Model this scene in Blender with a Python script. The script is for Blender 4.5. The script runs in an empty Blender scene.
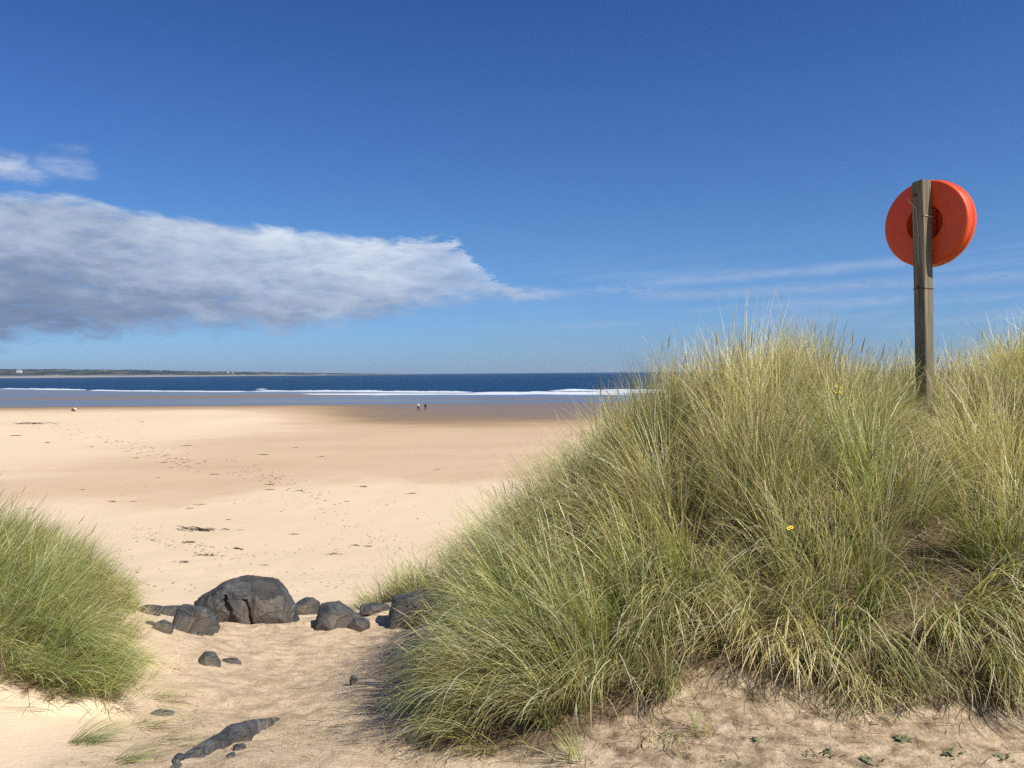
import bpy, bmesh, math, random
import numpy as np
from mathutils import Vector, Matrix

random.seed(7); rng = np.random.default_rng(11)
sc = bpy.context.scene
COL = sc.collection
R = math.radians
CZ = 7.7                     # eye height above the sea
F = 830.0                    # focal length in picture widths of 1024
HOR = 372.7                  # row of the horizon at the middle column
ROLL = 0.0080                # the photographer held the phone a touch off level

# ------------------------------------------------------------------ helpers
def tag(o, label=None, cat=None, group=None, kind=None):
    if label: o['label'] = label
    if cat: o['category'] = cat
    if group: o['group'] = group
    if kind: o['kind'] = kind
    return o

def link(name, me, mats=(), parent=None):
    o = bpy.data.objects.new(name, me)
    COL.objects.link(o)
    if me is not None:
        for m in (mats if isinstance(mats, (list, tuple)) else [mats]): me.materials.append(m)
    if parent: o.parent = parent
    return o

def empty(name, loc, rz=0.0):
    o = bpy.data.objects.new(name, None); COL.objects.link(o)
    o.location = loc; o.rotation_euler = (0, 0, rz); o.empty_display_size = .1
    return o

def mesh_np(name, V, Fq=None, Ft=None, smooth=True):
    """mesh from numpy verts, quads (n,4) and/or triangles (m,3)"""
    me = bpy.data.meshes.new(name)
    V = np.asarray(V, dtype=np.float32)
    loops, starts, tot = [], [], 0
    nq = 0 if Fq is None else len(Fq); nt = 0 if Ft is None else len(Ft)
    if nq: loops.append(np.asarray(Fq, np.int32).ravel()); starts.append(np.arange(nq)*4)
    if nt: loops.append(np.asarray(Ft, np.int32).ravel()); starts.append(nq*4+np.arange(nt)*3)
    L = np.concatenate(loops); S = np.concatenate(starts).astype(np.int32)
    me.vertices.add(len(V)); me.vertices.foreach_set('co', V.ravel())
    me.loops.add(len(L)); me.loops.foreach_set('vertex_index', L)
    me.polygons.add(nq+nt); me.polygons.foreach_set('loop_start', S)
    me.update(calc_edges=True)
    me.polygons.foreach_set('use_smooth', np.full(nq+nt, smooth))
    me.validate()
    return me

def attr(me, name, vals):
    a = me.attributes.new(name, 'FLOAT', 'POINT'); a.data.foreach_set('value', np.asarray(vals, np.float32))
def attr_col(me, name, vals):
    a = me.attributes.new(name, 'FLOAT_COLOR', 'POINT')
    v = np.ones((len(vals), 4), np.float32); v[:, :3] = vals; a.data.foreach_set('color', v.ravel())

def _hash(ix, iy, seed):
    h = (ix.astype(np.int64)*374761393 + iy.astype(np.int64)*668265263 + seed*974634777) & 0xffffffff
    h = ((h ^ (h >> 13))*1274126177) & 0xffffffff
    return ((h ^ (h >> 16)) & 0xffff)/65535.0
def noise2(x, y, seed=0):
    x = np.asarray(x, float); y = np.asarray(y, float)
    ix = np.floor(x); iy = np.floor(y); fx = x-ix; fy = y-iy
    fx = fx*fx*(3-2*fx); fy = fy*fy*(3-2*fy)
    a = _hash(ix, iy, seed); b = _hash(ix+1, iy, seed); c = _hash(ix, iy+1, seed); d = _hash(ix+1, iy+1, seed)
    return (a*(1-fx)+b*fx)*(1-fy)+(c*(1-fx)+d*fx)*fy*1.0
def fbm(x, y, seed=0, o=4):
    s = 0; a = .5; t = 0
    for k in range(o):
        s = s+a*noise2(x*2**k+k*17.3, y*2**k-k*9.1, seed+k); t += a; a *= .5
    return s/t
def sstep(a, b, x):
    t = np.clip((x-a)/(b-a), 0, 1); return t*t*(3-2*t)

# ------------------------------------------------------------------ shape of the ground
PY = [-4000, -30, 0, 3.4, 5, 7, 8.2, 9.2, 10.5, 12, 16, 20, 30, 50, 80, 120, 157, 200, 214, 235, 300, 330, 600, 30000]
PD = [1.3, 1.4, 1.5, 1.62, 2.02, 2.35, 2.5, 2.7, 3.0, 3.3, 3.85, 4.2, 4.72, 5.4, 6.15, 6.85, 7.25, 7.62, 7.705, 7.712, 7.73, 7.9, 11.7, 11.7]
CP = np.array([
 (-.9,0,1.5),(-1,2,1.55),(-1.2,3.4,1.62),(-1.0,5,2.02),(-1.6,5,2.05),(-1.5,6.5,2.28),(-2.2,7,2.36),(-2.5,8.2,2.5),
 (-1.6,8.2,2.5),(-2.5,9.2,2.7),(-1.8,9.6,2.78),(-3,10.5,3.0),(-2,12,3.3),(-5,12,3.3),(3,12.5,2.5),(.5,12,3.1),(-1,11.5,3.15),
 (3.78,7.5,.60),(3.1,6.2,.66),(3.42,6.85,.58),(2.7,5.4,.88),(2,6.5,.33),(2.6,6.8,.34),(.74,7,.95),(-.1,8,1.85),(-1.1,9,2.4),(-1.9,9.9,2.87),(.5,9.5,1.8),(2.2,9,.95),
 (4.6,9,.5),(4.4,8.4,.42),(4.75,7.4,.14),(5.3,6.6,.02),(4.35,6.3,.28),(3.7,5.8,.55),(6,5,.45),(7,8,.6),(-.5,3.7,1.70),(-.6,5,1.97),(-.7,7,2.25),(-.95,8.2,2.45),
 (.2,5.2,1.5),(.3,6.3,1.3),(0,4.3,1.62),(.7,3.9,1.52),(1.6,4.3,1.36),(2.4,3.9,1.4),(1.5,5.2,.95),(2.5,5.2,.85),
 (1,3,1.55),(3,3,1.47),(0,2,1.55),(3,0,1.4),(6,2,1.2),
 (-4,6.5,1.62),(-3.5,7,1.95),(-3.3,7.8,2.35),(-2.7,4.45,1.67),(-2.2,4.2,1.78),(-2.2,3.6,1.7),(-3.2,5,1.6),(-5,6.5,1.42),
 (-4.5,8.2,2.1),(-4.5,9.5,2.7),(-2.6,5.7,2.0),(-2.9,6.4,2.02),(-6.5,6,1.2),(-6.5,9,2.2),(-6,10.5,2.9),(-3,2,1.5),(-6,2,1.2),(-3.9,3.9,1.5)])
def _tps(r2):
    return np.where(r2 > 1e-12, .5*r2*np.log(np.maximum(r2, 1e-12)), 0)
_n = len(CP); _d2 = ((CP[:, None, :2]-CP[None, :, :2])**2).sum(-1)
_A = np.zeros((_n+3, _n+3)); _A[:_n, :_n] = _tps(_d2)+np.eye(_n)*.02
_A[:_n, _n] = 1; _A[:_n, _n+1:] = CP[:, :2]; _A[_n:, :_n] = _A[:_n, _n:].T
_w = np.linalg.solve(_A, np.concatenate([CP[:, 2], [0, 0, 0]]))
def near_drop(X, Y):
    X = np.clip(X, -7, 7); Y = np.clip(Y, -1, 13.5)
    out = _w[_n]+_w[_n+1]*X+_w[_n+2]*Y
    for i in range(_n):
        out = out+_w[i]*_tps((X-CP[i, 0])**2+(Y-CP[i, 1])**2)
    return out
def poly_in(P, X, Y):
    ins = np.zeros(np.shape(X), bool); j = len(P)-1
    for i in range(len(P)):
        xi, yi = P[i]; xj, yj = P[j]
        ins ^= ((yi > Y) != (yj > Y)) & (X < (xj-xi)*(Y-yi)/(yj-yi+1e-12)+xi); j = i
    return ins
def poly_dist(P, X, Y):
    """signed distance, positive inside"""
    best = np.full(np.shape(X), 1e9); j = len(P)-1
    for i in range(len(P)):
        ax, ay = P[j]; bx, by = P[i]; dx, dy = bx-ax, by-ay
        t = np.clip(((X-ax)*dx+(Y-ay)*dy)/(dx*dx+dy*dy), 0, 1)
        best = np.minimum(best, np.hypot(X-ax-t*dx, Y-ay-t*dy)); j = i
    return np.where(poly_in(P, X, Y), best, -best)
DR = [(-.15,3.62),(-.42,3.85),(-.5,4.6),(-.5,5.5),(-.54,6.5),(-.52,7.4),(-.72,8.3),(-1.25,9.1),(-1.95,9.75),(-1.5,10.6),(.5,11.6),
      (3,12),(11,12),(11,3.6),(3.0,3.55),(2.3,3.62),(1.95,3.68),(1.6,3.80),(1.35,3.88),(1.12,4.05),(.9,4.05),(.66,3.85),(.4,3.7),(.1,3.5)]
DL = [(-2.45,4.32),(-2.14,4.5),(-2.36,5.2),(-2.78,5.7),(-3.02,6.3),(-3.3,7.0),(-3.5,7.6),(-3.9,8.4),(-4.8,8.9),(-9,8.9),(-9,4.4),
      (-3.6,4.82),(-3.0,4.58),(-2.75,4.38)]
PATH = [(-2.0,1),(.2,1),(-.3,3.6),(-.5,5),(-.7,7),(-1.2,9.0),(-3.6,9.0),(-2.9,7.2),(-2.2,5.5),(-1.9,4.3)]
def H(X, Y, fine=True):
    X = np.asarray(X, float); Y = np.asarray(Y, float)
    far = np.interp(Y, PY, PD)
    k = sstep(10.3, 13.3, Y)
    d = far*k+near_drop(X, Y)*(1-k)
    # long low swells of the beach and the high berm on the left
    b = sstep(11, 30, Y)
    d = d+b*(fbm(X*.045, Y*.02, 5, 3)-.5)*.55*(1-sstep(120, 190, Y))
    d = d+b*(fbm(X*.4, Y*.25, 9, 3)-.5)*.08*(1-sstep(60, 160, Y))
    berm = sstep(-22, -62, X)*sstep(60, 120, Y)*(1-sstep(150, 196, Y))
    d = d-berm*.75
    # channels and bars at the edge of the sea
    e = sstep(196, 225, Y)*(1-sstep(420, 560, Y))
    d = d+e*(fbm(X*.009+3, Y*.05, 21, 4)-.49)*.20
    bar = np.exp(-((Y-(282+.02*X))/9.0)**2)*sstep(-190, -120, X)*(1-sstep(-100, -55, X))
    d = d-bar*.16
    d = d-np.exp(-((Y-(300-.1*X))/16.0)**2)*sstep(-220, -150, X)*(1-sstep(-80, -10, X))*.10
    if fine:
        nf = 1-sstep(14, 22, Y)
        pth = sstep(-.25, .25, poly_dist(PATH, X, Y))
        d = d-nf*(.15+.85*pth)*((fbm(X*8, Y*7, 31, 5)-.5)*.055)
        d = d-nf*pth*(np.abs(fbm(X*3.2+9, Y*2.6, 41, 3)-.5))*-.05
        d = d-nf*(fbm(X*1.1, Y*1.1, 37, 2)-.5)*.07
        # step of the eroded bank under the left grass
        dl = poly_dist(DL, X+.0, Y)
        d = d-nf*.07*sstep(-.06, .08, dl+.12*(fbm(X*4, Y*4, 77, 2)-.5))
        dr = poly_dist(DR, X, Y)
        d = d-nf*.05*sstep(-.1, .25, dr)*(fbm(X*3, Y*3, 78, 3)+.3)
        d = d-(.05*(fbm(X*.9, Y*.7, 51, 3)-.5))*sstep(9, 12, Y)*(1-sstep(40, 60, Y))
    return CZ-d
def h1(x, y): return float(H(np.array([x]), np.array([y]))[0])

_gx = np.arange(-9, 9.001, .02); _gy = np.arange(2.4, 13.2, .02)
_GX, _GY = np.meshgrid(_gx, _gy); _GZ = H(_GX, _GY); _GS = H(_GX, _GY, False)
def Hs(x, y, G=None):
    G = _GZ if G is None else G
    fx = np.clip((np.asarray(x)+9)/.02, 0, len(_gx)-2.001); fy = np.clip((np.asarray(y)-2.4)/.02, 0, len(_gy)-2.001)
    i = fx.astype(int); j = fy.astype(int); a = fx-i; b = fy-j
    return (G[j, i]*(1-a)+G[j, i+1]*a)*(1-b)+(G[j+1, i]*(1-a)+G[j+1, i+1]*a)*b
# camera frame: picture point -> ray -> point on the ground
def ray(u, v):
    # undo roll about the picture centre line, horizon at HOR on the middle column
    x = (u-512)/F; z = -(v-(HOR-(u-512)*ROLL))/F
    return x, z
def hit(u, v):
    x, z = ray(u, v)
    Y = np.concatenate([np.arange(2.5, 14, .01), np.geomspace(14, 3000, 4000)])
    g = H(Y*x, Y, True)-(CZ+z*Y)
    i = int(np.argmax(g > 0))
    if i == 0: i = len(Y)-1
    return Vector((Y[i]*x, Y[i], h1(Y[i]*x, Y[i])))
def at(u, v, Y):
    x, z = ray(u, v); return Vector((x*Y, Y, CZ+z*Y))

# ------------------------------------------------------------------ materials
def mat(name):
    m = bpy.data.materials.new(name); m.use_nodes = True
    nt = m.node_tree; nt.nodes.clear()
    out = nt.nodes.new('ShaderNodeOutputMaterial')
    return m, nt, out
def N(nt, t, **kw):
    n = nt.nodes.new(t)
    for k, v in kw.items():
        if k in n.inputs: n.inputs[k].default_value = v
        else: setattr(n, k, v)
    return n
def rampn(nt, fac, stops, interp='LINEAR'):
    r = nt.nodes.new('ShaderNodeValToRGB'); r.color_ramp.interpolation = interp
    e = r.color_ramp.elements
    while len(e) < len(stops): e.new(.5)
    for i, (p, c) in enumerate(stops):
        e[i].position = p; e[i].color = (*c, 1) if len(c) == 3 else c
    nt.links.new(fac, r.inputs[0]); return r.outputs[0]
def mixc(nt, fac, a, b, mode='MIX'):
    m = nt.nodes.new('ShaderNodeMix'); m.data_type = 'RGBA'; m.blend_type = mode
    for s, v in ((0, fac), (6, a), (7, b)):
        if isinstance(v, (int, float)): m.inputs[s].default_value = v
        elif isinstance(v, tuple): m.inputs[s].default_value = (*v, 1)
        else: nt.links.new(v, m.inputs[s])
    return m.outputs[2]
def math_(nt, op, a, b=None, c=None, clamp=False):
    m = nt.nodes.new('ShaderNodeMath'); m.operation = op; m.use_clamp = clamp
    for i, v in enumerate((a, b, c)):
        if v is None: continue
        if isinstance(v, (int, float)): m.inputs[i].default_value = v
        else: nt.links.new(v, m.inputs[i])
    return m.outputs[0]
def noise(nt, vec, scale, detail=4, rough=.55, dist=0.0):
    n = N(nt, 'ShaderNodeTexNoise', Scale=scale, Detail=detail, Roughness=rough, Distortion=dist)
    if vec is not None: nt.links.new(vec, n.inputs['Vector'])
    return n.outputs['Fac']
def mapping(nt, vec, scale=(1, 1, 1), loc=(0, 0, 0)):
    m = nt.nodes.new('ShaderNodeMapping'); m.inputs['Scale'].default_value = scale; m.inputs['Location'].default_value = loc
    nt.links.new(vec, m.inputs[0]); return m.outputs[0]

def sand_material():
    m, nt, out = mat('sand'); L = nt.links.new
    geo = nt.nodes.new('ShaderNodeTexCoord').outputs['Object']
    wet = N(nt, 'ShaderNodeAttribute', attribute_name='wet').outputs['Fac']
    lit = N(nt, 'ShaderNodeAttribute', attribute_name='litter').outputs['Fac']
    pth = N(nt, 'ShaderNodeAttribute', attribute_name='path').outputs['Fac']
    fine = noise(nt, geo, 90, 5, .7)
    mid = noise(nt, geo, 7, 5, .6)
    big = noise(nt, mapping(nt, geo, (.06, .035, 1)), 1, 4, .6)
    dry = rampn(nt, fine, [(.3, (.57, .435, .275)), (.5, (.665, .52, .345)), (.72, (.75, .60, .42))])
    dry = mixc(nt, rampn(nt, big, [(.35, (0, 0, 0)), (.65, (1, 1, 1))]), dry, (.62, .475, .31))
    churn = rampn(nt, math_(nt, 'MULTIPLY_ADD', mid, .6, math_(nt, 'MULTIPLY', noise(nt, geo, 30, 5, .7), .4)), [(.38, (.33, .235, .14)), (.5, (.55, .41, .26)), (.6, (.67, .51, .345))])
    c = mixc(nt, math_(nt, 'MULTIPLY', pth, .8), dry, churn)
    specks = rampn(nt, noise(nt, geo, 38, 3, .75), [(.66, (0, 0, 0)), (.74, (1, 1, 1))])
    c = mixc(nt, math_(nt, 'MULTIPLY', math_(nt, 'MULTIPLY', specks, math_(nt, 'MULTIPLY_ADD', pth, .6, .22)), .75), c, (.16, .10, .06))
    # damp flats
    wn = noise(nt, mapping(nt, geo, (.05, .11, 1)), 1, 5, .65)
    wetf = math_(nt, 'ADD', wet, math_(nt, 'MULTIPLY_ADD', wn, .36, -.18), clamp=True)
    wc = rampn(nt, wetf, [(0, (.62, .475, .32)), (.25, (.62, .46, .30)), (.36, (.55, .40, .25)), (.62, (.43, .295, .165)), (.8, (.27, .178, .090)), (1, (.20, .13, .065))])
    spk2 = rampn(nt, noise(nt, mapping(nt, geo, (1, .6, 1)), 1.6, 6, .75), [(.55, (0, 0, 0)), (.66, (1, 1, 1))])
    wc = mixc(nt, math_(nt, 'MULTIPLY', spk2, math_(nt, 'MULTIPLY', math_(nt, 'SUBTRACT', 1.0, wetf), .35)), wc, (.33, .23, .13))
    c = mixc(nt, math_(nt, 'MULTIPLY', spk2, .12), c, (.38, .27, .17))
    c = mixc(nt, rampn(nt, wetf, [(.18, (0, 0, 0)), (.36, (1, 1, 1))]), c, wc)
    lc = rampn(nt, noise(nt, geo, 55, 4, .7), [(.35, (.09, .06, .035)), (.65, (.27, .19, .11))])
    ln = rampn(nt, math_(nt, 'MULTIPLY_ADD', noise(nt, geo, 11, 5, .65), .9, math_(nt, 'MULTIPLY_ADD', lit, 1, -.45)), [(.38, (0, 0, 0)), (.62, (1, 1, 1))])
    c = mixc(nt, ln, c, lc)
    b = N(nt, 'ShaderNodeBsdfPrincipled'); L(c, b.inputs['Base Color'])
    L(rampn(nt, wetf, [(.5, (.95,)*3), (.8, (.6,)*3), (1, (.35,)*3)]), b.inputs['Roughness'])
    b.inputs['Specular IOR Level'].default_value = .25
    hgt = math_(nt, 'ADD', math_(nt, 'MULTIPLY', noise(nt, geo, 22, 8, .72), .034), math_(nt, 'MULTIPLY', fine, .008))
    bp = N(nt, 'ShaderNodeBump', Strength=.8, Distance=1.0); L(hgt, bp.inputs['Height'])
    L(math_(nt, 'MULTIPLY_ADD', pth, .5, .35), bp.inputs['Strength'])
    L(bp.outputs[0], b.inputs['Normal']); L(b.outputs[0], out.inputs[0])
    return m

def sea_material():
    m, nt, out = mat('sea_water'); L = nt.links.new
    geo = nt.nodes.new('ShaderNodeTexCoord').outputs['Object']
    sh = N(nt, 'ShaderNodeAttribute', attribute_name='shallow').outputs['Fac']
    n1 = noise(nt, mapping(nt, geo, (.004, .03, 1)), 1, 5, .65)
    n2 = noise(nt, mapping(nt, geo, (.0006, .006, 1)), 1, 4, .6)
    deep = rampn(nt, math_(nt, 'MULTIPLY_ADD', n1, .6, math_(nt, 'MULTIPLY', n2, .4)), [(.36, (.006, .030, .075)), (.52, (.009, .046, .110)), (.66, (.017, .072, .145))])
    shal = rampn(nt, noise(nt, mapping(nt, geo, (.01, .09, 1)), 1, 4, .6), [(.38, (.085, .12, .175)), (.6, (.155, .15, .155))])
    c = mixc(nt, sh, deep, shal)
    b = N(nt, 'ShaderNodeBsdfPrincipled'); L(c, b.inputs['Base Color'])
    L(math_(nt, 'MULTIPLY_ADD', sh, -.22, .5), b.inputs['Roughness'])
    L(math_(nt, 'MULTIPLY_ADD', sh, .08, .10), b.inputs['Specular IOR Level'])
    b.inputs['IOR'].default_value = 1.33
    wv = noise(nt, mapping(nt, geo, (.12, .35, 1)), 1, 5, .6)
    bp = N(nt, 'ShaderNodeBump', Distance=1.0); L(math_(nt, 'MULTIPLY', wv, .9), bp.inputs['Height'])
    L(math_(nt, 'MULTIPLY_ADD', sh, -.97, 1), bp.inputs['Strength'])
    L(bp.outputs[0], b.inputs['Normal']); L(b.outputs[0], out.inputs[0])
    return m

def simple(name, col, rough=.7, var=None, scale=20, bump=0, metal=0, spec=.4, stretch=(1, 1, 1)):
    m, nt, out = mat(name); L = nt.links.new
    b = N(nt, 'ShaderNodeBsdfPrincipled', Roughness=rough, Metallic=metal)
    b.inputs['Specular IOR Level'].default_value = spec
    geo = mapping(nt, nt.nodes.new('ShaderNodeTexCoord').outputs['Object'], stretch)
    if var:
        nz = noise(nt, geo, scale, 5, .65)
        L(rampn(nt, nz, [(.3, var), (.7, col)]), b.inputs['Base Color'])
        if bump:
            bp = N(nt, 'ShaderNodeBump', Strength=.6, Distance=bump); L(nz, bp.inputs['Height']); L(bp.outputs[0], b.inputs['Normal'])
    else: b.inputs['Base Color'].default_value = (*col, 1)
    L(b.outputs[0], out.inputs[0]); return m

def grass_material(name='grass_blade', trans=.34):
    m, nt, out = mat(name); L = nt.links.new
    a = N(nt, 'ShaderNodeAttribute', attribute_name='blade_colour').outputs['Color']
    b = N(nt, 'ShaderNodeBsdfPrincipled', Roughness=.5); b.inputs['Specular IOR Level'].default_value = .35
    L(a, b.inputs['Base Color'])
    t = nt.nodes.new('ShaderNodeBsdfTranslucent'); L(mixc(nt, 1.0, a, (1.0, 1.0, .66), 'MULTIPLY'), t.inputs['Color'])
    mx = nt.nodes.new('ShaderNodeMixShader'); mx.inputs[0].default_value = trans
    L(b.outputs[0], mx.inputs[1]); L(t.outputs[0], mx.inputs[2]); L(mx.outputs[0], out.inputs[0])
    return m

def rock_material():
    m, nt, out = mat('dark_basalt'); L = nt.links.new
    geo = nt.nodes.new('ShaderNodeTexCoord').outputs['Object']
    oi = nt.nodes.new('ShaderNodeObjectInfo')
    n1 = noise(nt, geo, 5, 8, .68, .6); n2 = noise(nt, geo, 22, 6, .7); n3 = noise(nt, geo, 2.2, 3, .5)
    c = rampn(nt, n1, [(.32, (.022, .023, .025)), (.5, (.056, .057, .057)), (.66, (.125, .122, .115))])
    c = mixc(nt, rampn(nt, n3, [(.45, (0, 0, 0)), (.65, (1, 1, 1))]), c, mixc(nt, n2, (.06, .046, .034), (.13, .105, .08)))
    vein = rampn(nt, noise(nt, mapping(nt, geo, (2.5, 2.5, 6)), 1.5, 7, .75, 1.5), [(.58, (0, 0, 0)), (.66, (.6, .6, .6))])
    c = mixc(nt, vein, c, (.25, .235, .21))
    lich = rampn(nt, n2, [(.63, (0, 0, 0)), (.71, (1, 1, 1))])
    c = mixc(nt, math_(nt, 'MULTIPLY', lich, .5), c, (.34, .30, .24))
    b = N(nt, 'ShaderNodeBsdfPrincipled', Roughness=.62); b.inputs['Specular IOR Level'].default_value = .45
    L(c, b.inputs['Base Color'])
    vo = N(nt, 'ShaderNodeTexVoronoi', Scale=4.2, feature='DISTANCE_TO_EDGE')
    wv = nt.nodes.new('ShaderNodeVectorMath'); wv.operation = 'ADD'
    dn = N(nt, 'ShaderNodeTexNoise', Scale=6.0, Detail=4.0); L(geo, dn.inputs['Vector'])
    sc_ = nt.nodes.new('ShaderNodeVectorMath'); sc_.operation = 'SCALE'; sc_.inputs['Scale'].default_value = .28; L(dn.outputs['Color'], sc_.inputs[0])
    L(geo, wv.inputs[0]); L(sc_.outputs[0], wv.inputs[1]); L(wv.outputs[0], vo.inputs['Vector'])
    ck = rampn(nt, vo.outputs['Distance'], [(0, (0, 0, 0)), (.035, (1, 1, 1))])
    vc = N(nt, 'ShaderNodeTexVoronoi', Scale=4.2); L(wv.outputs[0], vc.inputs['Vector'])
    tonev = math_(nt, 'MULTIPLY_ADD', math_(nt, 'FRACT', math_(nt, 'MULTIPLY', vc.outputs['Color'], 7.3)), .75, .68)
    cmb = nt.nodes.new('ShaderNodeCombineColor')
    for i in range(3): L(tonev, cmb.inputs[i])
    L(mixc(nt, 1.0, c, cmb.outputs[0], 'MULTIPLY'), b.inputs['Base Color'])
    h = math_(nt, 'ADD', math_(nt, 'ADD', math_(nt, 'MULTIPLY', n1, .05), math_(nt, 'MULTIPLY', n2, .022)), math_(nt, 'MULTIPLY', ck, .012))
    bp = N(nt, 'ShaderNodeBump', Strength=.9, Distance=1.0); L(h, bp.inputs['Height'])
    L(bp.outputs[0], b.inputs['Normal']); L(b.outputs[0], out.inputs[0])
    return m

def wood_material():
    m, nt, out = mat('weathered_timber'); L = nt.links.new
    geo = nt.nodes.new('ShaderNodeTexCoord').outputs['Object']
    g = noise(nt, mapping(nt, geo, (60, 60, 2.2)), 1, 6, .65, .4)
    g2 = noise(nt, mapping(nt, geo, (9, 9, 1.1)), 1, 4, .6)
    c = rampn(nt, g, [(.3, (.075, .062, .040)), (.5, (.20, .17, .115)), (.72, (.42, .365, .27))])
    c = mixc(nt, math_(nt, 'MULTIPLY', g2, .6), c, (.085, .08, .045))
    crack = rampn(nt, noise(nt, mapping(nt, geo, (34, 34, .9)), 1, 3, .6), [(.30, (1, 1, 1)), (.36, (0, 0, 0))])
    c = mixc(nt, math_(nt, 'MULTIPLY', crack, .8), c, (.05, .04, .03))
    b = N(nt, 'ShaderNodeBsdfPrincipled', Roughness=.85); b.inputs['Specular IOR Level'].default_value = .2
    L(c, b.inputs['Base Color'])
    bp = N(nt, 'ShaderNodeBump', Strength=.7, Distance=.006); L(g, bp.inputs['Height'])
    L(bp.outputs[0], b.inputs['Normal']); L(b.outputs[0], out.inputs[0])
    return m

M_sand = sand_material(); M_sea = sea_material(); M_grass = grass_material(); M_rock = rock_material(); M_wood = wood_material()
M_foam = simple('foam', (.62, .66, .68), .8, (.44, .49, .54), .5, .2)
M_orange = simple('orange_plastic', (.72, .078, .012), .42, (.64, .060, .010), 6, .0015, spec=.4)
def weather(m):
    nt = m.node_tree; b = [n for n in nt.nodes if n.type == 'BSDF_PRINCIPLED'][0]; L = nt.links.new
    old = b.inputs['Base Color'].links[0].from_socket
    g = nt.nodes.new('ShaderNodeTexCoord').outputs['Object']
    f1 = rampn(nt, noise(nt, mapping(nt, g, (3, 3, 1.2)), 2.2, 6, .7), [(.45, (0, 0, 0)), (.75, (.55, .55, .55))])
    f2 = rampn(nt, noise(nt, g, 60, 4, .8), [(.66, (0, 0, 0)), (.72, (.45, .45, .45))])
    L(mixc(nt, f2, mixc(nt, f1, old, (.72, .12, .045)), (.45, .16, .10)), b.inputs['Base Color'])
    L(rampn(nt, f1, [(0, (.38,)*3), (.5, (.62,)*3)]), b.inputs['Roughness'])
weather(M_orange)
M_darkorange = simple('orange_rubber', (.50, .035, .012), .6, (.40, .03, .012), 30)
M_steel = simple('rusty_steel', (.16, .09, .06), .6, (.06, .04, .03), 200, metal=.4)
M_twine = simple('pale_twine', (.62, .56, .42), .9)
M_weed = simple('dry_seaweed', (.075, .05, .032), .8, (.02, .014, .010), 40)
M_litter = simple('dry_litter', (.20, .13, .075), .9, (.07, .045, .03), 9)

# ------------------------------------------------------------------ sand sheet
def axis(lo, hi, step, far_lo, far_hi, g):
    a = list(np.arange(lo, hi+1e-6, step))
    s = step; x = a[-1]
    while x < far_hi: s *= g; x += s; a.append(x)
    s = step; x = a[0]; b = []
    while x > far_lo: s *= g; x -= s; b.append(x)
    return np.array(b[::-1]+a)
def make_ground():
    xs = axis(-5.4, 4.6, .032, -14000, 14000, 1.065)
    ys = axis(3.0, 11.6, .03, -900, 14000, 1.032)
    X, Y = np.meshgrid(xs, ys)
    Z = np.maximum(H(X, Y), -4.0)
    nx, ny = len(xs), len(ys)
    V = np.stack([X.ravel(), Y.ravel(), Z.ravel()], 1)
    i = np.arange(nx*ny).reshape(ny, nx)
    Q = np.stack([i[:-1, :-1], i[:-1, 1:], i[1:, 1:], i[1:, :-1]], -1).reshape(-1, 4)
    me = mesh_np('sand', V, Q)
    Xf, Yf = X.ravel(), Y.ravel()
    # how damp the flats are: dry by the dunes, a tide-edge, then the wet shore; the berm on the left stays dry
    edge = 30+.55*(Xf+14)+16*(fbm(Xf*.09, Yf*.07, 61, 4)-.5)
    edge = np.maximum(edge, 19)
    damp = .42*sstep(-5, 7, Yf-edge-4*(fbm(Xf*.35, Yf*.25, 63, 3)-.5))
    bermm = sstep(-14, -52, Xf)
    wet = damp*(1-.75*bermm)+.52*sstep(80, 145, Yf+25*(fbm(Xf*.02, Yf*.03, 62, 3)-.5)-bermm*48)+.2*sstep(155, 200, Yf-bermm*20)+.6*sstep(203, 214, Yf)
    attr(me, 'wet', np.clip(wet, 0, 1))
    dr = poly_dist(DR, Xf, Yf); dl = poly_dist(DL, Xf, Yf)
    lit = np.maximum(sstep(-.45, .3, dr), sstep(-.12, .15, dl)*.9)
    bot = sstep(-.2, .5, Xf)*(Yf > 0)*sstep(5.2, 4.4, Yf)*.47
    lit = np.maximum(lit, bot)*sstep(13, 11.5, Yf)
    attr(me, 'litter', lit)
    pth = np.maximum(sstep(-.5, .3, poly_dist(PATH, Xf, Yf)), sstep(-.6, .2, Xf)*sstep(5.6, 4.4, Yf)*.8)*sstep(11, 9.2, Yf)
    attr(me, 'path', pth)
    o = link('sand', me, M_sand)
    tag(o, 'pale sand of the path and wide beach running down to the wet shore', 'sand', kind='structure')
make_ground()

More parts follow.
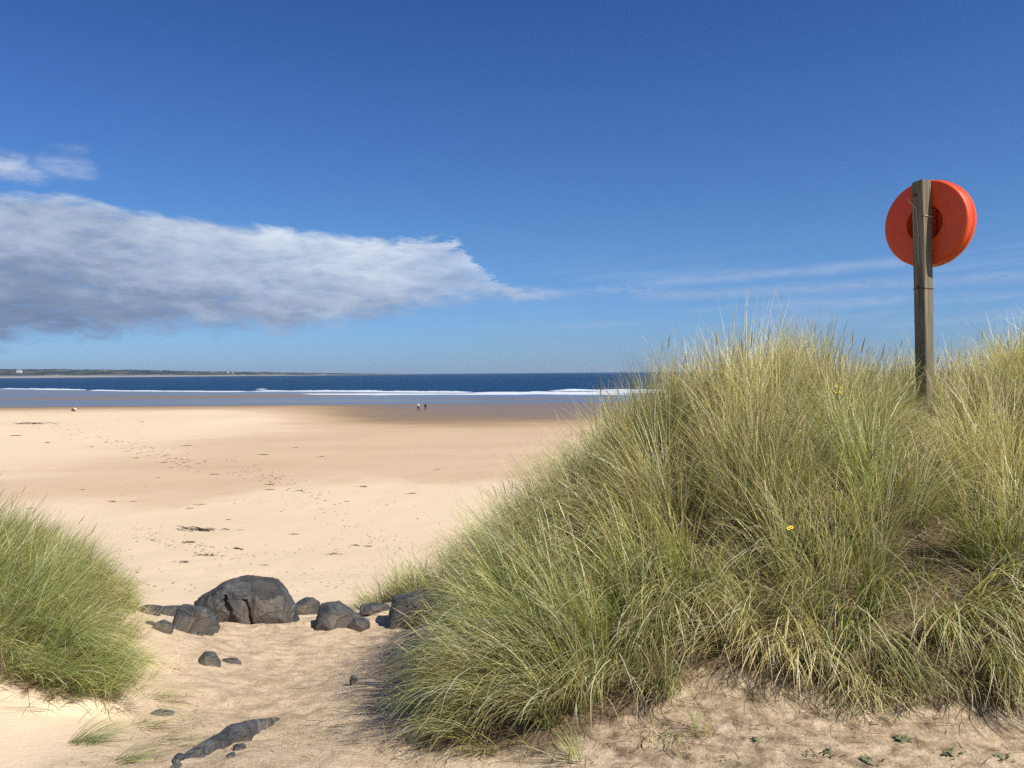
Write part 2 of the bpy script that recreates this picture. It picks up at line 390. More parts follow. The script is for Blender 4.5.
# ------------------------------------------------------------------ sea
# surf line in picture coordinates, turned into points of the sea plane
def seapt(u, v):
    x, z = ray(u, v); Y = -CZ/z; return (x*Y, Y)
SURF = [seapt(u, v) for u, v in ((-120, 387.6), (5, 388.7), (85, 389.9), (130, 390.6), (240, 391.4), (300, 391.2), (400, 391.9), (470, 392.4), (560, 392.2), (700, 391.6), (1100, 389.5))]
SX = np.array([p[0] for p in SURF]); SY = np.array([p[1] for p in SURF])
def make_sea():
    xs = axis(-320, 120, 6, -14000, 14000, 1.09)
    ys = axis(190, 620, 3, 150, 14000, 1.045)
    X, Y = np.meshgrid(xs, ys); nx, ny = len(xs), len(ys)
    sl = np.interp(X, SX, SY)
    swell = .10*np.sin(Y*.21+.01*X+2*fbm(X*.01, Y*.01, 3, 2)*3)*sstep(0, 60, Y-sl)*(1-sstep(900, 2500, Y))
    V = np.stack([X.ravel(), Y.ravel(), swell.ravel()], 1)
    i = np.arange(nx*ny).reshape(ny, nx)
    Q = np.stack([i[:-1, :-1], i[:-1, 1:], i[1:, 1:], i[1:, :-1]], -1).reshape(-1, 4)
    me = mesh_np('sea', V, Q)
    attr(me, 'shallow', (1-sstep(-6, 4, Y-sl+3*(fbm(X*.03, Y*.05, 8, 3)-.5))).ravel())
    tag(link('sea', me, M_sea), 'dark blue sea with calm pale shallows in front', 'sea', kind='structure')
make_sea()

def foam_line(pts, w, hgt, seed, label, amp=1.0):
    """a rolling line of white water: a lumpy ridge along pts (x, y)"""
    P = np.array(pts, float); d = np.hypot(*np.diff(P, axis=0).T); s = np.concatenate([[0], np.cumsum(d)])
    n = max(20, int(s[-1]/1.2)); t = np.linspace(0, s[-1], n)
    x = np.interp(t, s, P[:, 0]); y = np.interp(t, s, P[:, 1])
    y = y+(fbm(t*.03, t*0+seed, seed, 3)-.5)*7*amp
    wid = w*(.35+1.3*fbm(t*.06, t*0+1.7, seed+1, 3)); hh = .58*hgt*(.25+1.3*fbm(t*.09, t*0+5, seed+2, 3))
    ends = np.clip(np.minimum(t, s[-1]-t)/8, .02, 1); wid = wid*ends; hh = hh*ends
    prof = [(-1.6, -.15), (-1.2, .12), (-.7, .3), (-.3, .75), (0, 1.0), (.25, .85), (.5, .35), (.8, -.2)]
    V = []
    for k, (a, b) in enumerate(prof):
        jit = (noise2(t*.7+k*3, t*0+k, seed+4)-.5)
        V.append(np.stack([x, y+wid*(a+jit*.25), np.maximum(hh*(b+jit*.3*(b > 0)), -.2)+.03], 1))
    V = np.concatenate(V); m = len(prof)
    i = np.arange(m*n).reshape(m, n)
    Q = np.stack([i[:-1, :-1], i[:-1, 1:], i[1:, 1:], i[1:, :-1]], -1).reshape(-1, 4)
    o = link('surf_foam', mesh_np('surf_foam', V, Q), M_foam)
    tag(o, label, 'surf', kind='stuff')
def along(u0, u1, dv=0):
    us = np.linspace(u0, u1, 12); r = []
    vv = np.interp(us, [-120, 5, 85, 130, 240, 300, 400, 470, 560, 700, 1100], [387.6, 388.7, 389.9, 390.6, 391.4, 391.2, 391.9, 392.4, 392.2, 391.6, 389.5])
    return [seapt(u, v+dv) for u, v in zip(us, vv)]
foam_line(along(4, 87), 6, .75, 3, 'thin white line of surf at the far left of the bay')
foam_line(along(90, 252, .2), 5, .42, 5, 'low broken line of foam left of the middle of the bay')
foam_line(along(249, 474, -.1), 6, .72, 7, 'long white breaking wave running across the middle of the bay')
foam_line(along(470, 720, .5), 9, 1.0, 9, 'thick white front wave rolling in behind the grass on the right')
foam_line(along(548, 730, -1.5), 7, .9, 11, 'second white wave breaking farther out beside the right dune')
foam_line(along(253, 268, -1.9), 5, 1.0, 13, 'short white crest breaking just beyond the long wave')
foam_line([seapt(u, 393.9+.0*u) for u in np.linspace(300, 640, 8)], 9, .10, 15, 'flat sheet of spent foam in front of the long wave', .6)

# ------------------------------------------------------------------ far headland
def make_headland():
    us = np.linspace(-420, 415, 900)
    top = np.interp(us, [-420, -150, 0, 60, 130, 165, 200, 260, 300, 340, 370, 400, 415], [9, 9.5, 8.4, 7.9, 6.5, 5.6, 4.4, 3.2, 1.9, 1.3, .9, .45, .1])
    Yb = np.interp(us, [-420, 0, 130, 300, 415], [4300, 4700, 5000, 5900, 6600])
    x = (us-512)/F
    lump = (fbm(us*.12, us*0, 71, 4)-.5)*1.1+(fbm(us*.7, us*0+4, 75, 3)-.5)*.8
    hgt = np.maximum(top+lump*np.clip(top/5, .15, 1), .15)/F*Yb+CZ*np.clip(top/2, 0, 1)
    rows = [(0, -.02), (40, .04), (70, .10), (90, .32), (150, .5), (260, .68), (400, .9), (520, 1.0), (800, .7), (1200, -.1)]
    V = []
    for k, (dy, f) in enumerate(rows):
        yy = Yb+dy; bump = (fbm(us*.25+k*5, us*0+k, 80+k, 3)-.5)*.12*(k > 3)*(k < 8)
        V.append(np.stack([x*yy, yy, hgt*(f+bump*(1 if f < 1 else .3))-(.5 if f <= 0 else 0)], 1))
    V = np.concatenate(V); n = len(us); m = len(rows)
    i = np.arange(m*n).reshape(m, n)
    Q = np.stack([i[:-1, :-1], i[:-1, 1:], i[1:, 1:], i[1:, :-1]], -1).reshape(-1, 4)
    me = mesh_np('headland', V, Q)
    kk = np.repeat(np.arange(m), n)
    attr(me, 'shore', np.where(kk <= 2, 1.0, 0.0))
    mt, nt, out = mat('headland_cover'); L = nt.links.new
    geo = nt.nodes.new('ShaderNodeTexCoord').outputs['Object']
    nz = noise(nt, mapping(nt, geo, (.006, .004, .06)), 1, 6, .7)
    c = rampn(nt, nz, [(.42, (.006, .012, .012)), (.5, (.018, .028, .022)), (.57, (.05, .058, .038)), (.63, (.20, .18, .13))])
    sh = N(nt, 'ShaderNodeAttribute', attribute_name='shore').outputs['Fac']
    c = mixc(nt, math_(nt, 'MULTIPLY', sh, .85), c, (.30, .28, .25))
    b = N(nt, 'ShaderNodeBsdfPrincipled', Roughness=.9); L(c, b.inputs['Base Color']); b.inputs['Specular IOR Level'].default_value = .1
    L(b.outputs[0], out.inputs[0])
    tag(link('headland', me, mt), 'low wooded headland along the horizon on the left', 'headland', kind='structure')
    return us, hgt, Yb
hus, hh_, hY = make_headland()

M_wall = simple('pale_render', (.72, .70, .66), .8); M_roof = simple('grey_slate', (.16, .15, .15), .8)
def far_house(u, row, w, dep, h, label):
    Y = float(np.interp(u, hus, hY))+210
    p = at(u, row, Y)
    root = empty('house', (p.x, Y, p.z-h*.6)); tag(root, label, 'house', 'houses on the far headland')
    bm = bmesh.new(); bmesh.ops.create_cube(bm, size=1); bmesh.ops.scale(bm, vec=(w, dep, h*1.6), verts=bm.verts); bmesh.ops.translate(bm, vec=(0, 0, h*.0), verts=bm.verts)
    me = bpy.data.meshes.new('wall'); bm.to_mesh(me); link('wall', me, M_wall, root)
    z = h*.8
    vs = [(-w*.54, -dep*.56, z), (w*.54, -dep*.56, z), (w*.54, dep*.56, z), (-w*.54, dep*.56, z), (-w*.54, 0, z+h*.55), (w*.54, 0, z+h*.55)]
    me = bpy.data.meshes.new('roof'); me.from_pydata(vs, [], [(0, 1, 5, 4), (2, 3, 4, 5), (0, 4, 3), (1, 2, 5), (3, 2, 1, 0)]); link('roof', me, M_roof, root)
far_house(19.5, 370.6, 26, 14, 13, 'large white house on the far headland near the left edge of the photo')
far_house(4, 374.8, 20, 10, 6, 'pale low block for the sand cliff at the foot of the headland by the left edge')  # this and the next house shape stand in for a pale sand cliff
far_house(9.5, 375.2, 22, 10, 6, 'second pale low block for the sand cliff at the foot of the headland')
far_house(228, 371.9, 11, 8, 5, 'small pale house where the headland gets low')
far_house(233, 372.2, 8, 8, 4, 'tiny pale house just right of its neighbour on the low headland')

# ------------------------------------------------------------------ rocks
def rock_mesh(dims, seed, planes=11, cut=(.62, .92), rough=.05, extra=(), sub=5, shape=None):
    r = np.random.default_rng(seed)
    bm = bmesh.new(); bmesh.ops.create_icosphere(bm, subdivisions=sub, radius=1)
    V = np.array([v.co[:] for v in bm.verts]); F3 = np.array([[v.index for v in f.verts] for f in bm.faces]); bm.free()
    V = V/np.max(np.abs(V), axis=1, keepdims=True)**.35
    pl = [(np.array(n, float)/np.linalg.norm(n), d) for n, d in extra]
    for _ in range(planes):
        n = r.normal(size=3); n[2] = abs(n[2])*.7; n /= np.linalg.norm(n); pl.append((n, r.uniform(*cut)))
    for n, d in pl:
        e = V@n-d; V = V-np.where(e > 0, e, 0)[:, None]*n*.97
    if shape is not None: V = shape(V)
    for _ in range(40 if sub > 3 else 8):
        n = r.normal(size=3); n /= np.linalg.norm(n); mx = (V@n).max(); e = V@n-mx*r.uniform(.86, .975); V = V-np.where(e > 0, e, 0)[:, None]*n
    q = V*2.3
    nz = fbm(q[:, 0]+q[:, 2]*1.3+seed, q[:, 1]-q[:, 2]*.8, seed, 5)-.5
    nz2 = np.abs(fbm(q[:, 0]*1.7-q[:, 2]+seed, q[:, 1]*1.4+q[:, 2]*1.1, seed+9, 4)-.5)
    ln = np.linalg.norm(V, axis=1, keepdims=True)
    V = V*(1+(nz*rough*2.0-nz2*rough*1.6)[:, None])
    V = V*np.array(dims)*.5
    return mesh_np('rock', V, None, F3, smooth=True)
def rock(u, v, wpx, hpx, dep, seed, label, rz=0, tilt=(0, 0), sink=.35, name='rock', **kw):
    """rock whose visible foot is at picture point (u, v); wpx/hpx its size in the picture"""
    p = hit(u, v); s = p.y/F
    w = wpx*s; h = hpx*s
    me = rock_mesh((w*1.16, dep, h*2*(1-sink*.5)/(1-sink*.15)), seed, **kw)
    o = link(name, me, M_rock)
    me.set_sharp_from_angle(angle=R(28))
    top = max(vv.co.z for vv in me.vertices)
    gy = p.y+dep*.42; x = (u-512)/F*gy
    # top of the rock at the height the picture shows
    x2, z2 = ray(u, v-hpx)
    o.location = (x, gy, CZ+z2*gy*.995-top)
    o.rotation_euler = (R(tilt[0]), R(tilt[1]), R(rz))
    tag(o, label, 'rock', 'dark rocks half buried in the sand')
    return o
def boulder_shape(V):
    x, y, z = V[:, 0].copy(), V[:, 1].copy(), V[:, 2].copy()
    x = np.where(x < 0, x*(1+.12*sstep(0, -.9, x)), x)
    z = np.where(z > 0, z*np.interp(x, [-1.1, -.85, -.6, -.3, .1, .22, .45, .8, 1], [.75, .80, .88, 1.02, 1.05, .96, .97, 1.0, .9]), z)
    zu = np.interp(x, [-1.12, -.85, -.62, -.55], [.26, .14, 0, -1.2])
    z = np.maximum(z, zu+.05*(y+1))
    wob = (fbm(z*6, y*6, 5, 2)-.5)*.10
    hw = .27*np.clip(1-z/.60, 0, 1)+.01
    m = sstep(1.0, .35, np.abs(x+.20+.16*z+wob)/hw)*(z < .6)*(y < 0)
    y = y+m*.15
    c = np.exp(-((x-.60-.16*z+wob*.5)/.03)**2)*(y < .2)*(z > .15)*(z < .9); y = y+c*.10
    c = np.exp(-((x-.25+.34*z+wob*.6)/.035)**2)*(y < 0)*(z < .5); y = y+c*.12
    b = sstep(.20, .30, x+wob*.5)*sstep(1.0, .5, z); y = y-b*.07*(y < 0)
    return np.stack([x, y, z], 1)
rock(244, 626, 97, 48, .80, 4, 'largest rounded dark boulder with a cleft front in the row of rocks', sink=.2, sub=6, planes=2, shape=boulder_shape, cut=(.9, 1.0), rough=.045,
     extra=[((-.78, -.55, -.55), .62), ((-.75, .05, .9), .92), ((.80, -.45, .45), .80), ((.15, -.95, .42), .70), ((-.35, -.9, -.1), .74), ((.9, .1, .5), .82), ((-.1, .2, 1), .88), ((.45, -.85, -.05), .76), ((-.9, -.3, .2), .86)])
rock(192, 635, 47, 27, .50, 21, 'grey angular rock in front and left of the largest boulder', rz=0, sink=.25, planes=5, cut=(.7, .95),
     extra=[((-.2, -.8, .7), .62), ((.1, .2, 1), .7), ((.9, -.3, .2), .8)])
rock(168, 617, 74, 9, .30, 36, 'low flat rock behind the grey angular rock', sink=.5)
rock(144, 615, 30, 8, .22, 35, 'flat dark rock farthest left in the row beside the left grass', sink=.5)
rock(160, 634, 17, 12, .16, 37, 'small jagged rock left of the grey angular rock', sink=.4)
rock(303, 616, 32, 17, .36, 41, 'pale streaked rock just right of the largest boulder', sink=.3)
rock(334, 630, 56, 26, .50, 52, 'broad slab rock with a sloping top, right of centre in the row', sink=.3, planes=5, extra=[((.5, -.3, .8), .6), ((-.6, -.5, .6), .7)])
rock(358, 633, 22, 14, .24, 47, 'small pointed slab leaning on the right end of the broad slab rock', sink=.4, tilt=(0, 22))
rock(374, 615, 32, 9, .25, 55, 'small pale flat rock between the broad slab and the grass', sink=.5)
rock(409, 630, 54, 38, .55, 66, 'blocky blue-grey rock tucked under the edge of the right grass', sink=.2, planes=5, extra=[((-.3, -.9, .5), .62), ((-.9, -.2, .3), .7), ((0, 0, 1), .8)])
rock(205, 668, 24, 14, .20, 71, 'small rounded rock half buried in the path below the boulder', sink=.35)
rock(228, 666, 22, 6, .10, 73, 'thin dark shard lying beside the small rounded rock', sink=.5)
rock(350, 686, 8, 8, .06, 77, 'single small dark stone alone on the right side of the path', sink=.3, sub=4)
rock(197, 637, 6, 4, .05, 79, 'tiny dark stone at the foot of the grey angular rock', sink=.3, sub=3)
rock(147, 626, 9, 3, .06, 81, 'tiny flat stone at the left end of the row of rocks', sink=.4, sub=3)
rock(156, 719, 24, 6, .12, 83, 'narrow grey stone half buried beside the left grass', sink=.5, rz=12, sub=4)
rock(235, 753, 14, 5, .06, 85, 'small grey stone below the long dark rock', sink=.5, sub=4)
rock(226, 760, 8, 3, .04, 87, 'tiny grey chip below the long dark rock', sink=.5, sub=3)
def long_rock():
    a = hit(172, 768); b = hit(276, 722); l = math.hypot(b.x-a.x, b.y-a.y); an = math.atan2(b.y-a.y, b.x-a.x)
    def bend(V):
        x, y, z = V[:, 0].copy(), V[:, 1].copy(), V[:, 2].copy()
        y = y*np.interp(x, [-1, -.7, -.3, .1, .45, .7, 1], [.75, 1.0, .72, .95, .55, .62, .35])
        z = z*np.interp(x, [-1, -.6, -.2, .2, .6, 1], [.8, 1.0, .85, 1.0, .75, .6])
        y = y+np.interp(x, [-1, -.5, 0, .5, 1], [-.25, .25, .45, .15, .25])
        return np.stack([x, y, z], 1)
    me = rock_mesh((l*1.22, .165, .21), 97, planes=7, cut=(.85, 1.1), rough=.05, sub=6, shape=bend)
    me.set_sharp_from_angle(angle=R(24))
    o = link('rock', me, M_rock); mx, my = (a.x+b.x)/2, (a.y+b.y)/2
    o.location = (mx, my, h1(mx, my)-.018)
    sl = (h1(b.x, b.y)-h1(a.x, a.y))/l
    o.rotation_euler = Matrix(((math.cos(an), -math.sin(an), 0), (math.sin(an), math.cos(an), 0), (0, 0, 1))).to_euler(); o.rotation_euler.rotate_axis('Y', -math.atan(sl))
    tag(o, 'long narrow dark rock showing through the sand nearest the camera', 'rock', 'dark rocks half buried in the sand')
long_rock()
rock(173, 768, 12, 8, .09, 89, 'small dark stone at the lower end of the long rock', sink=.5, sub=4)

# ------------------------------------------------------------------ marram grass
STRAW = np.array([(.80, .69, .33), (.68, .59, .26), (.86, .78, .46), (.58, .45, .20), (.38, .26, .12), (.90, .84, .60)])
GREEN = np.array([(.19, .28, .05), (.27, .35, .065), (.11, .19, .04), (.36, .42, .10), (.18, .32, .075), (.44, .49, .15)])
def blades(root, phi, th0, th1, L, w, col, tipcol, segs=6, curl=None, twist=None):
    """arched ribbons; root (n,3) phi azimuth, th0/th1 lean from vertical at foot and tip"""
    n = len(root); K = segs+1
    s = np.linspace(0, 1, K)
    th = th0[:, None]+(th1-th0)[:, None]*s[None, :]**1.35
    ph = phi[:, None]+(np.zeros(n) if curl is None else curl)[:, None]*s[None, :]
    d = L[:, None]/segs
    mid = .5*(th[:, 1:]+th[:, :-1]); pm = .5*(ph[:, 1:]+ph[:, :-1])
    dx = np.sin(mid)*np.cos(pm)*d; dy = np.sin(mid)*np.sin(pm)*d; dz = np.cos(mid)*d
    P = np.zeros((n, K, 3)); P[:, 1:, 0] = np.cumsum(dx, 1); P[:, 1:, 1] = np.cumsum(dy, 1); P[:, 1:, 2] = np.cumsum(dz, 1)
    P += root[:, None, :]
    tw = phi+np.pi/2 if twist is None else twist
    sx = np.cos(tw)[:, None]; sy = np.sin(tw)[:, None]
    wf = w[:, None]*(1-.12*s-.86*s**3)[None, :]*.5
    A = P.copy(); B = P.copy()
    A[:, :, 0] -= sx*wf; A[:, :, 1] -= sy*wf; B[:, :, 0] += sx*wf; B[:, :, 1] += sy*wf
    V = np.stack([A, B], 2).reshape(n*K*2, 3)
    base = (np.arange(n)*K*2)[:, None]+(np.arange(segs)*2)[None, :]
    Q = np.stack([base, base+1, base+3, base+2], -1).reshape(-1, 4)
    C = col[:, None, :]*(1-s[None, :, None])+tipcol[:, None, :]*s[None, :, None]
    C = np.repeat(C[:, :, None, :], 2, 2).reshape(-1, 3)
    return V, Q, C, P
class Batch:
    def __init__(s): s.V = []; s.Q = []; s.C = []; s.n = 0
    def add(s, V, Q, C): s.V.append(V); s.Q.append(Q+s.n); s.C.append(C); s.n += len(V)
    def build(s, name, m):
        me = mesh_np(name, np.concatenate(s.V), np.concatenate(s.Q)); attr_col(me, 'blade_colour', np.concatenate(s.C))
        return link(name, me, m)
def seed_heads(B, P, phi, wid, length, col):
    """spindle heads on the ends of stalks P (n,K,3): four crossed leaves"""
    n = len(P); tip = P[:, -1]; dr = P[:, -1]-P[:, -2]; dr /= np.linalg.norm(dr, axis=1, keepdims=True)
    t = np.array([0, .2, .5, .8, 1.0]); prof = np.array([.25, .8, 1.0, .6, .05])
    for a in (0, 1):
        side = np.cross(dr, np.array([0, 0, 1.0]) if a == 0 else np.stack([np.cos(phi), np.sin(phi), phi*0], 1))
        side /= np.linalg.norm(side, axis=1, keepdims=True)+1e-9
        c = tip[:, None, :]+dr[:, None, :]*(t[None, :, None]*length[:, None, None]-.02)
        o = side[:, None, :]*(prof[None, :, None]*wid[:, None, None]*.5)
        V = np.stack([c-o, c+o], 2).reshape(-1, 3)
        base = (np.arange(n)*10)[:, None]+(np.arange(4)*2)[None, :]
        Q = np.stack([base, base+1, base+3, base+2], -1).reshape(-1, 4)
        B.add(V, Q, np.repeat(col, 10, 0))

def scatter(P, box, spacing, tries):
    """roughly even random points inside a polygon"""
    pts = []; cell = {}
    x0, x1, y0, y1 = box
    c = rng.uniform((x0, y0), (x1, y1), (tries, 2)); ok = poly_dist(P, c[:, 0], c[:, 1]) > -.42; c = c[ok]
    for x, y in c:
        k = (int(x/spacing), int(y/spacing)); good = True
        for a in (-1, 0, 1):
            for b in (-1, 0, 1):
                for q in cell.get((k[0]+a, k[1]+b), ()):
                    if (q[0]-x)**2+(q[1]-y)**2 < spacing**2: good = False; break
        if good: cell.setdefault(k, []).append((x, y)); pts.append((x, y))
    return np.array(pts)

CL = np.array([  # clump centre x, y, reach, its lean x, y, share of green
 (.28,4.02,.62,-.62,-.10,.95),(-.02,4.95,.66,-.62,-.05,.80),(.82,4.55,.42,-.35,-.45,.45),(.85,5.35,.62,-.55,-.15,.30),(1.72,4.42,.60,-.05,-.05,.28),
 (1.30,4.25,.34,-.35,-.65,.18),(2.25,4.15,.42,.30,-.50,.30),(2.9,4.35,.60,.25,-.25,.32),(1.55,5.35,.55,-.1,.05,.42),(2.35,5.15,.58,.15,0,.30),(3.2,5.3,.6,.2,-.1,.30),
 (.15,5.95,.60,-.5,.0,.50),(.95,6.3,.62,-.25,.0,.30),(1.75,6.3,.60,0,.0,.22),(2.55,6.2,.55,.1,0,.25),(3.5,6.3,.5,.2,0,.30),(4.3,5.6,.65,.1,0,.3),(4.5,6.9,.7,0,0,.25),
 (-.2,6.9,.60,-.5,.1,.55),(.7,7.4,.66,-.3,.1,.35),(1.6,7.2,.6,0,.1,.2),(2.5,7.1,.6,.1,.1,.2),(3.4,7.5,.6,.1,.1,.25),(-.55,7.9,.55,-.5,.1,.6),(.3,8.4,.7,-.3,.1,.4),
 (-1.0,8.9,.5,-.5,.1,.7),(-.2,9.5,.7,-.3,.2,.5),(1.4,8.5,.8,0,.1,.3),(2.8,8.6,.8,0,.1,.3),(4.4,8.6,.9,0,.1,.3),(-1.5,9.7,.5,-.4,.1,.7),(0,10.8,.9,0,.2,.4),(2,10.4,1.1,0,.2,.4),(5.8,5,1,0,0,.3),(6,8,1.2,0,0,.3),(5.2,4.2,.8,0,0,.3),(3.7,4.4,.6,.1,-.1,.3)])
def grow(P, box, name, label, spacing, dens, side, tries=20000):
    T = scatter(P, box, spacing, tries)
    pd = poly_dist(P, T[:, 0], T[:, 1])
    T = T[(pd > .28*(fbm(T[:, 0]*3.1, T[:, 1]*3.1, 57, 2)-.35)) | ((pd > -.42) & (rng.random(len(T)) < .34*(1+pd/.42)))]
    d_in = poly_dist(P, T[:, 0], T[:, 1])
    eps = .15
    gx = (Hs(T[:, 0]+eps, T[:, 1], _GS)-Hs(T[:, 0]-eps, T[:, 1], _GS))/(2*eps)
    gy = (Hs(T[:, 0], T[:, 1]+eps, _GS)-Hs(T[:, 0], T[:, 1]-eps, _GS))/(2*eps)
    B = Batch()
    for k, (tx, ty) in enumerate(T):
        r = np.random.default_rng(1000+k+(0 if side == 'R' else 5000))
        dist = math.hypot(tx, ty)
        lodf = 1.0 if dist < 7 else (.8 if dist < 8.5 else .5)
        if side == 'R':
            if tx > ty*.66+1.2 : lodf *= .35
            edge = float(sstep(-.05, .6, np.array(d_in[k])))
            front = float(sstep(5.2, 4.0, np.array(ty)))
            left = float(sstep(1.0, -.4, np.array(tx)))
            crest = float(sstep(5.9, 6.9, np.array(ty)))*float(sstep(.4, 1.4, np.array(tx)))
            # the nearest big clump: blades arch away from its middle and are longest there
            q = np.hypot((CL[:, 0]-tx), (CL[:, 1]-ty))/CL[:, 2]; c = int(np.argmin(q)); dq = float(q[c]); q2 = float(np.partition(q, 1)[1])
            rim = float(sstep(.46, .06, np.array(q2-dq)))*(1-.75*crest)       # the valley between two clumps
            rx, ry = (tx-CL[c, 0])/CL[c, 2], (ty-CL[c, 1])/CL[c, 2]
            Lm = (.90-.44*min(dq, 1.1)**1.5)*(1-.13*float(sstep(1.2, .4, np.array(tx)))*float(sstep(5.3, 6.2, np.array(ty))))*r.uniform(.82, 1.12)*(.55+.45*edge)
            Lm *= 1-.12*crest
            lodf *= 1-.88*rim; Lm *= 1-.22*rim
            valley = math.exp(-((tx-.498*ty)/.24)**2)*(5.0 < ty < 7.5)
            Lm *= 1-.50*valley
            g = np.clip(CL[c, 5]*.80+(((c*7) % 5)-2)*.11+.10*left-.16*crest+(fbm(tx*2.2, ty*2.2, 17, 2)-.5)*.9+r.normal(0, .12), .04, .95)
            lean = np.array([rx, ry])*.95+CL[c, 3:5]*.9+np.array([-gx[k], -gy[k]])*.35+r.normal(0, .14, 2)
            fan = r.uniform(.2, .5); droop = r.uniform(.7, 1.5)+.35*front+.2*left
            if crest > .3: fan *= .6; droop *= .50; lean = lean*.40+np.array([.06, 0])
            if tx < -.35 and 6.4 < ty < 8.3: Lm *= .55
            if ty < 4.7 and tx > .45:                                      # the front of the dune hangs over the sand
                Lm *= 1/(.55+.45*edge)*(.8+.2*edge); lean += np.array([-.15, -.55*front]); droop += .25
            if d_in[k] < 0: Lm *= .55; lodf *= .22; droop *= .6
        else:
            rim = 0; left = 0
            edge = float(sstep(0, .6, np.array(d_in[k])))
            Lm = r.uniform(.38, .66)*(.50+.50*edge)
            if r.random() < .12: lodf *= .3
            if d_in[k] < 0: lodf *= .16; Lm *= .8
            crest = front = 0
            g = np.clip(.60+(fbm(tx*1.6, ty*1.6, 19, 3)-.5)*1.5+r.normal(0, .1), .12, .97)
            lean = np.array([.62+.35*(1-edge), .12])+r.normal(0, .20, 2)
            if ty < 5.5: lean += np.array([.35, -.05])
            fan = r.uniform(.2, .5); droop = r.uniform(.4, 1.1)
        n = int(dens*lodf*r.uniform(.6, 1.5))
        rad = r.uniform(.04, .13)
        rr = rad*np.sqrt(r.random(n)); an = r.random(n)*2*np.pi
        x = tx+rr*np.cos(an); y = ty+rr*np.sin(an)
        z = Hs(x, y)-.02
        # direction: outward fan plus the tussock's own lean
        vx = np.cos(an)*fan*(rr/rad*.7+.3)+lean[0]+r.normal(0, .22, n); vy = np.sin(an)*fan*(rr/rad*.7+.3)+lean[1]+r.normal(0, .22, n)
        mag = np.hypot(vx, vy); phi = np.arctan2(vy, vx)
        th0 = np.clip(mag*.45, 0, .85); th1 = np.clip(th0+droop*(.25+mag*1.2)*r.uniform(.3, 1.7, n), 0, 2.5)
        L = Lm*r.uniform(.45, 1.2, n)
        w = r.uniform(.0026, .0056, n)*(1.25 if dist > 7.5 else 1.0)
        big = r.random(n) < .05; w = np.where(big, w*1.7, w)
        isg = r.random(n) < g
        cg = GREEN[r.integers(0, len(GREEN), n)]*(np.array((.98, .99, .74)) if (side == 'R' and left > .5 and front+.0 > .1) or side == 'L' else 1.0); cs = STRAW[r.integers(0, len(STRAW), n)]
        tv = r.uniform(.74, 1.25)*(1-.35*rim)*(1+.10*((c*3) % 4-1.5) if side == 'R' else 1)  # blades in the gaps between clumps coloured darker, shade painted in
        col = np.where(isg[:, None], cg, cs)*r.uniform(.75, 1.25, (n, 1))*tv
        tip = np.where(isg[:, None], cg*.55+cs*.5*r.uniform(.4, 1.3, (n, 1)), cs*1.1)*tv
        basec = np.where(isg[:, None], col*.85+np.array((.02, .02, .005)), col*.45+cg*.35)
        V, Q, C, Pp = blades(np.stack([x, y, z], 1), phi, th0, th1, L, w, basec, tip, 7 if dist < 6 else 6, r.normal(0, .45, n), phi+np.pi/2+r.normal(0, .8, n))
        B.add(V, Q, C)
        # dead brown thatch low in the tussock
        m = int(n*(.32 if side == 'R' else .25)); an = r.random(m)*6.283; rr = rad*1.8*np.sqrt(r.random(m))
        x = tx+rr*np.cos(an); y = ty+rr*np.sin(an); z = Hs(x, y)-.01
        cb = np.array((.24, .16, .09))*r.uniform(.4, 1.9, (m, 1))+np.array((.03, .02, .0))
        V, Q, C, _ = blades(np.stack([x, y, z], 1), r.random(m)*6.283, r.uniform(.4, 1.2, m), r.uniform(1.1, 2.1, m), r.uniform(.12, .36, m), r.uniform(.002, .004, m), cb, cb*1.2, 4)
        B.add(V, Q, C)
        # flowering stalks
        if side == 'R': ns = r.poisson(.45 if crest > .3 else 1.3) if lodf > .4 else 0
        else: ns = r.poisson(.3)
        if ns:
            an = r.random(ns)*6.283; x = tx+rad*.6*np.cos(an); y = ty+rad*.6*np.sin(an); z = Hs(x, y)
            hx = lean[0]*.7+r.normal(0, .22, ns); hy = lean[1]*.7+r.normal(0, .22, ns)
            phi = np.arctan2(hy, hx); th0 = np.hypot(hx, hy)*.5; th1 = th0+r.uniform(.1, .7, ns)
            cs = STRAW[r.integers(0, 3, ns)]*r.uniform(.85, 1.2, (ns, 1))
            V, Q, C, Pp = blades(np.stack([x, y, z], 1), phi, th0, th1, Lm*r.uniform(.85, 1.2, ns), np.full(ns, .0032), cs*.85, cs, 6)
            B.add(V, Q, C)
            seed_heads(B, Pp, phi, r.uniform(.006, .010, ns), r.uniform(.09, .16, ns), np.array((.72, .63, .40))*r.uniform(.65, 1.15, (ns, 1)))
    o = B.build(name, M_grass); tag(o, label, 'grass', kind='stuff'); return o, T
grow(DR, (-2.2, 8.2, 3.4, 11.4), 'marram_grass', 'tall straw and green marram grass covering the big dune on the right', .150, 125, 'R')
grow(DL, (-6.9, -2.3, 4.4, 9.0), 'marram_grass', 'greener wind-combed marram grass on the low bank at the left', .125, 125, 'L')

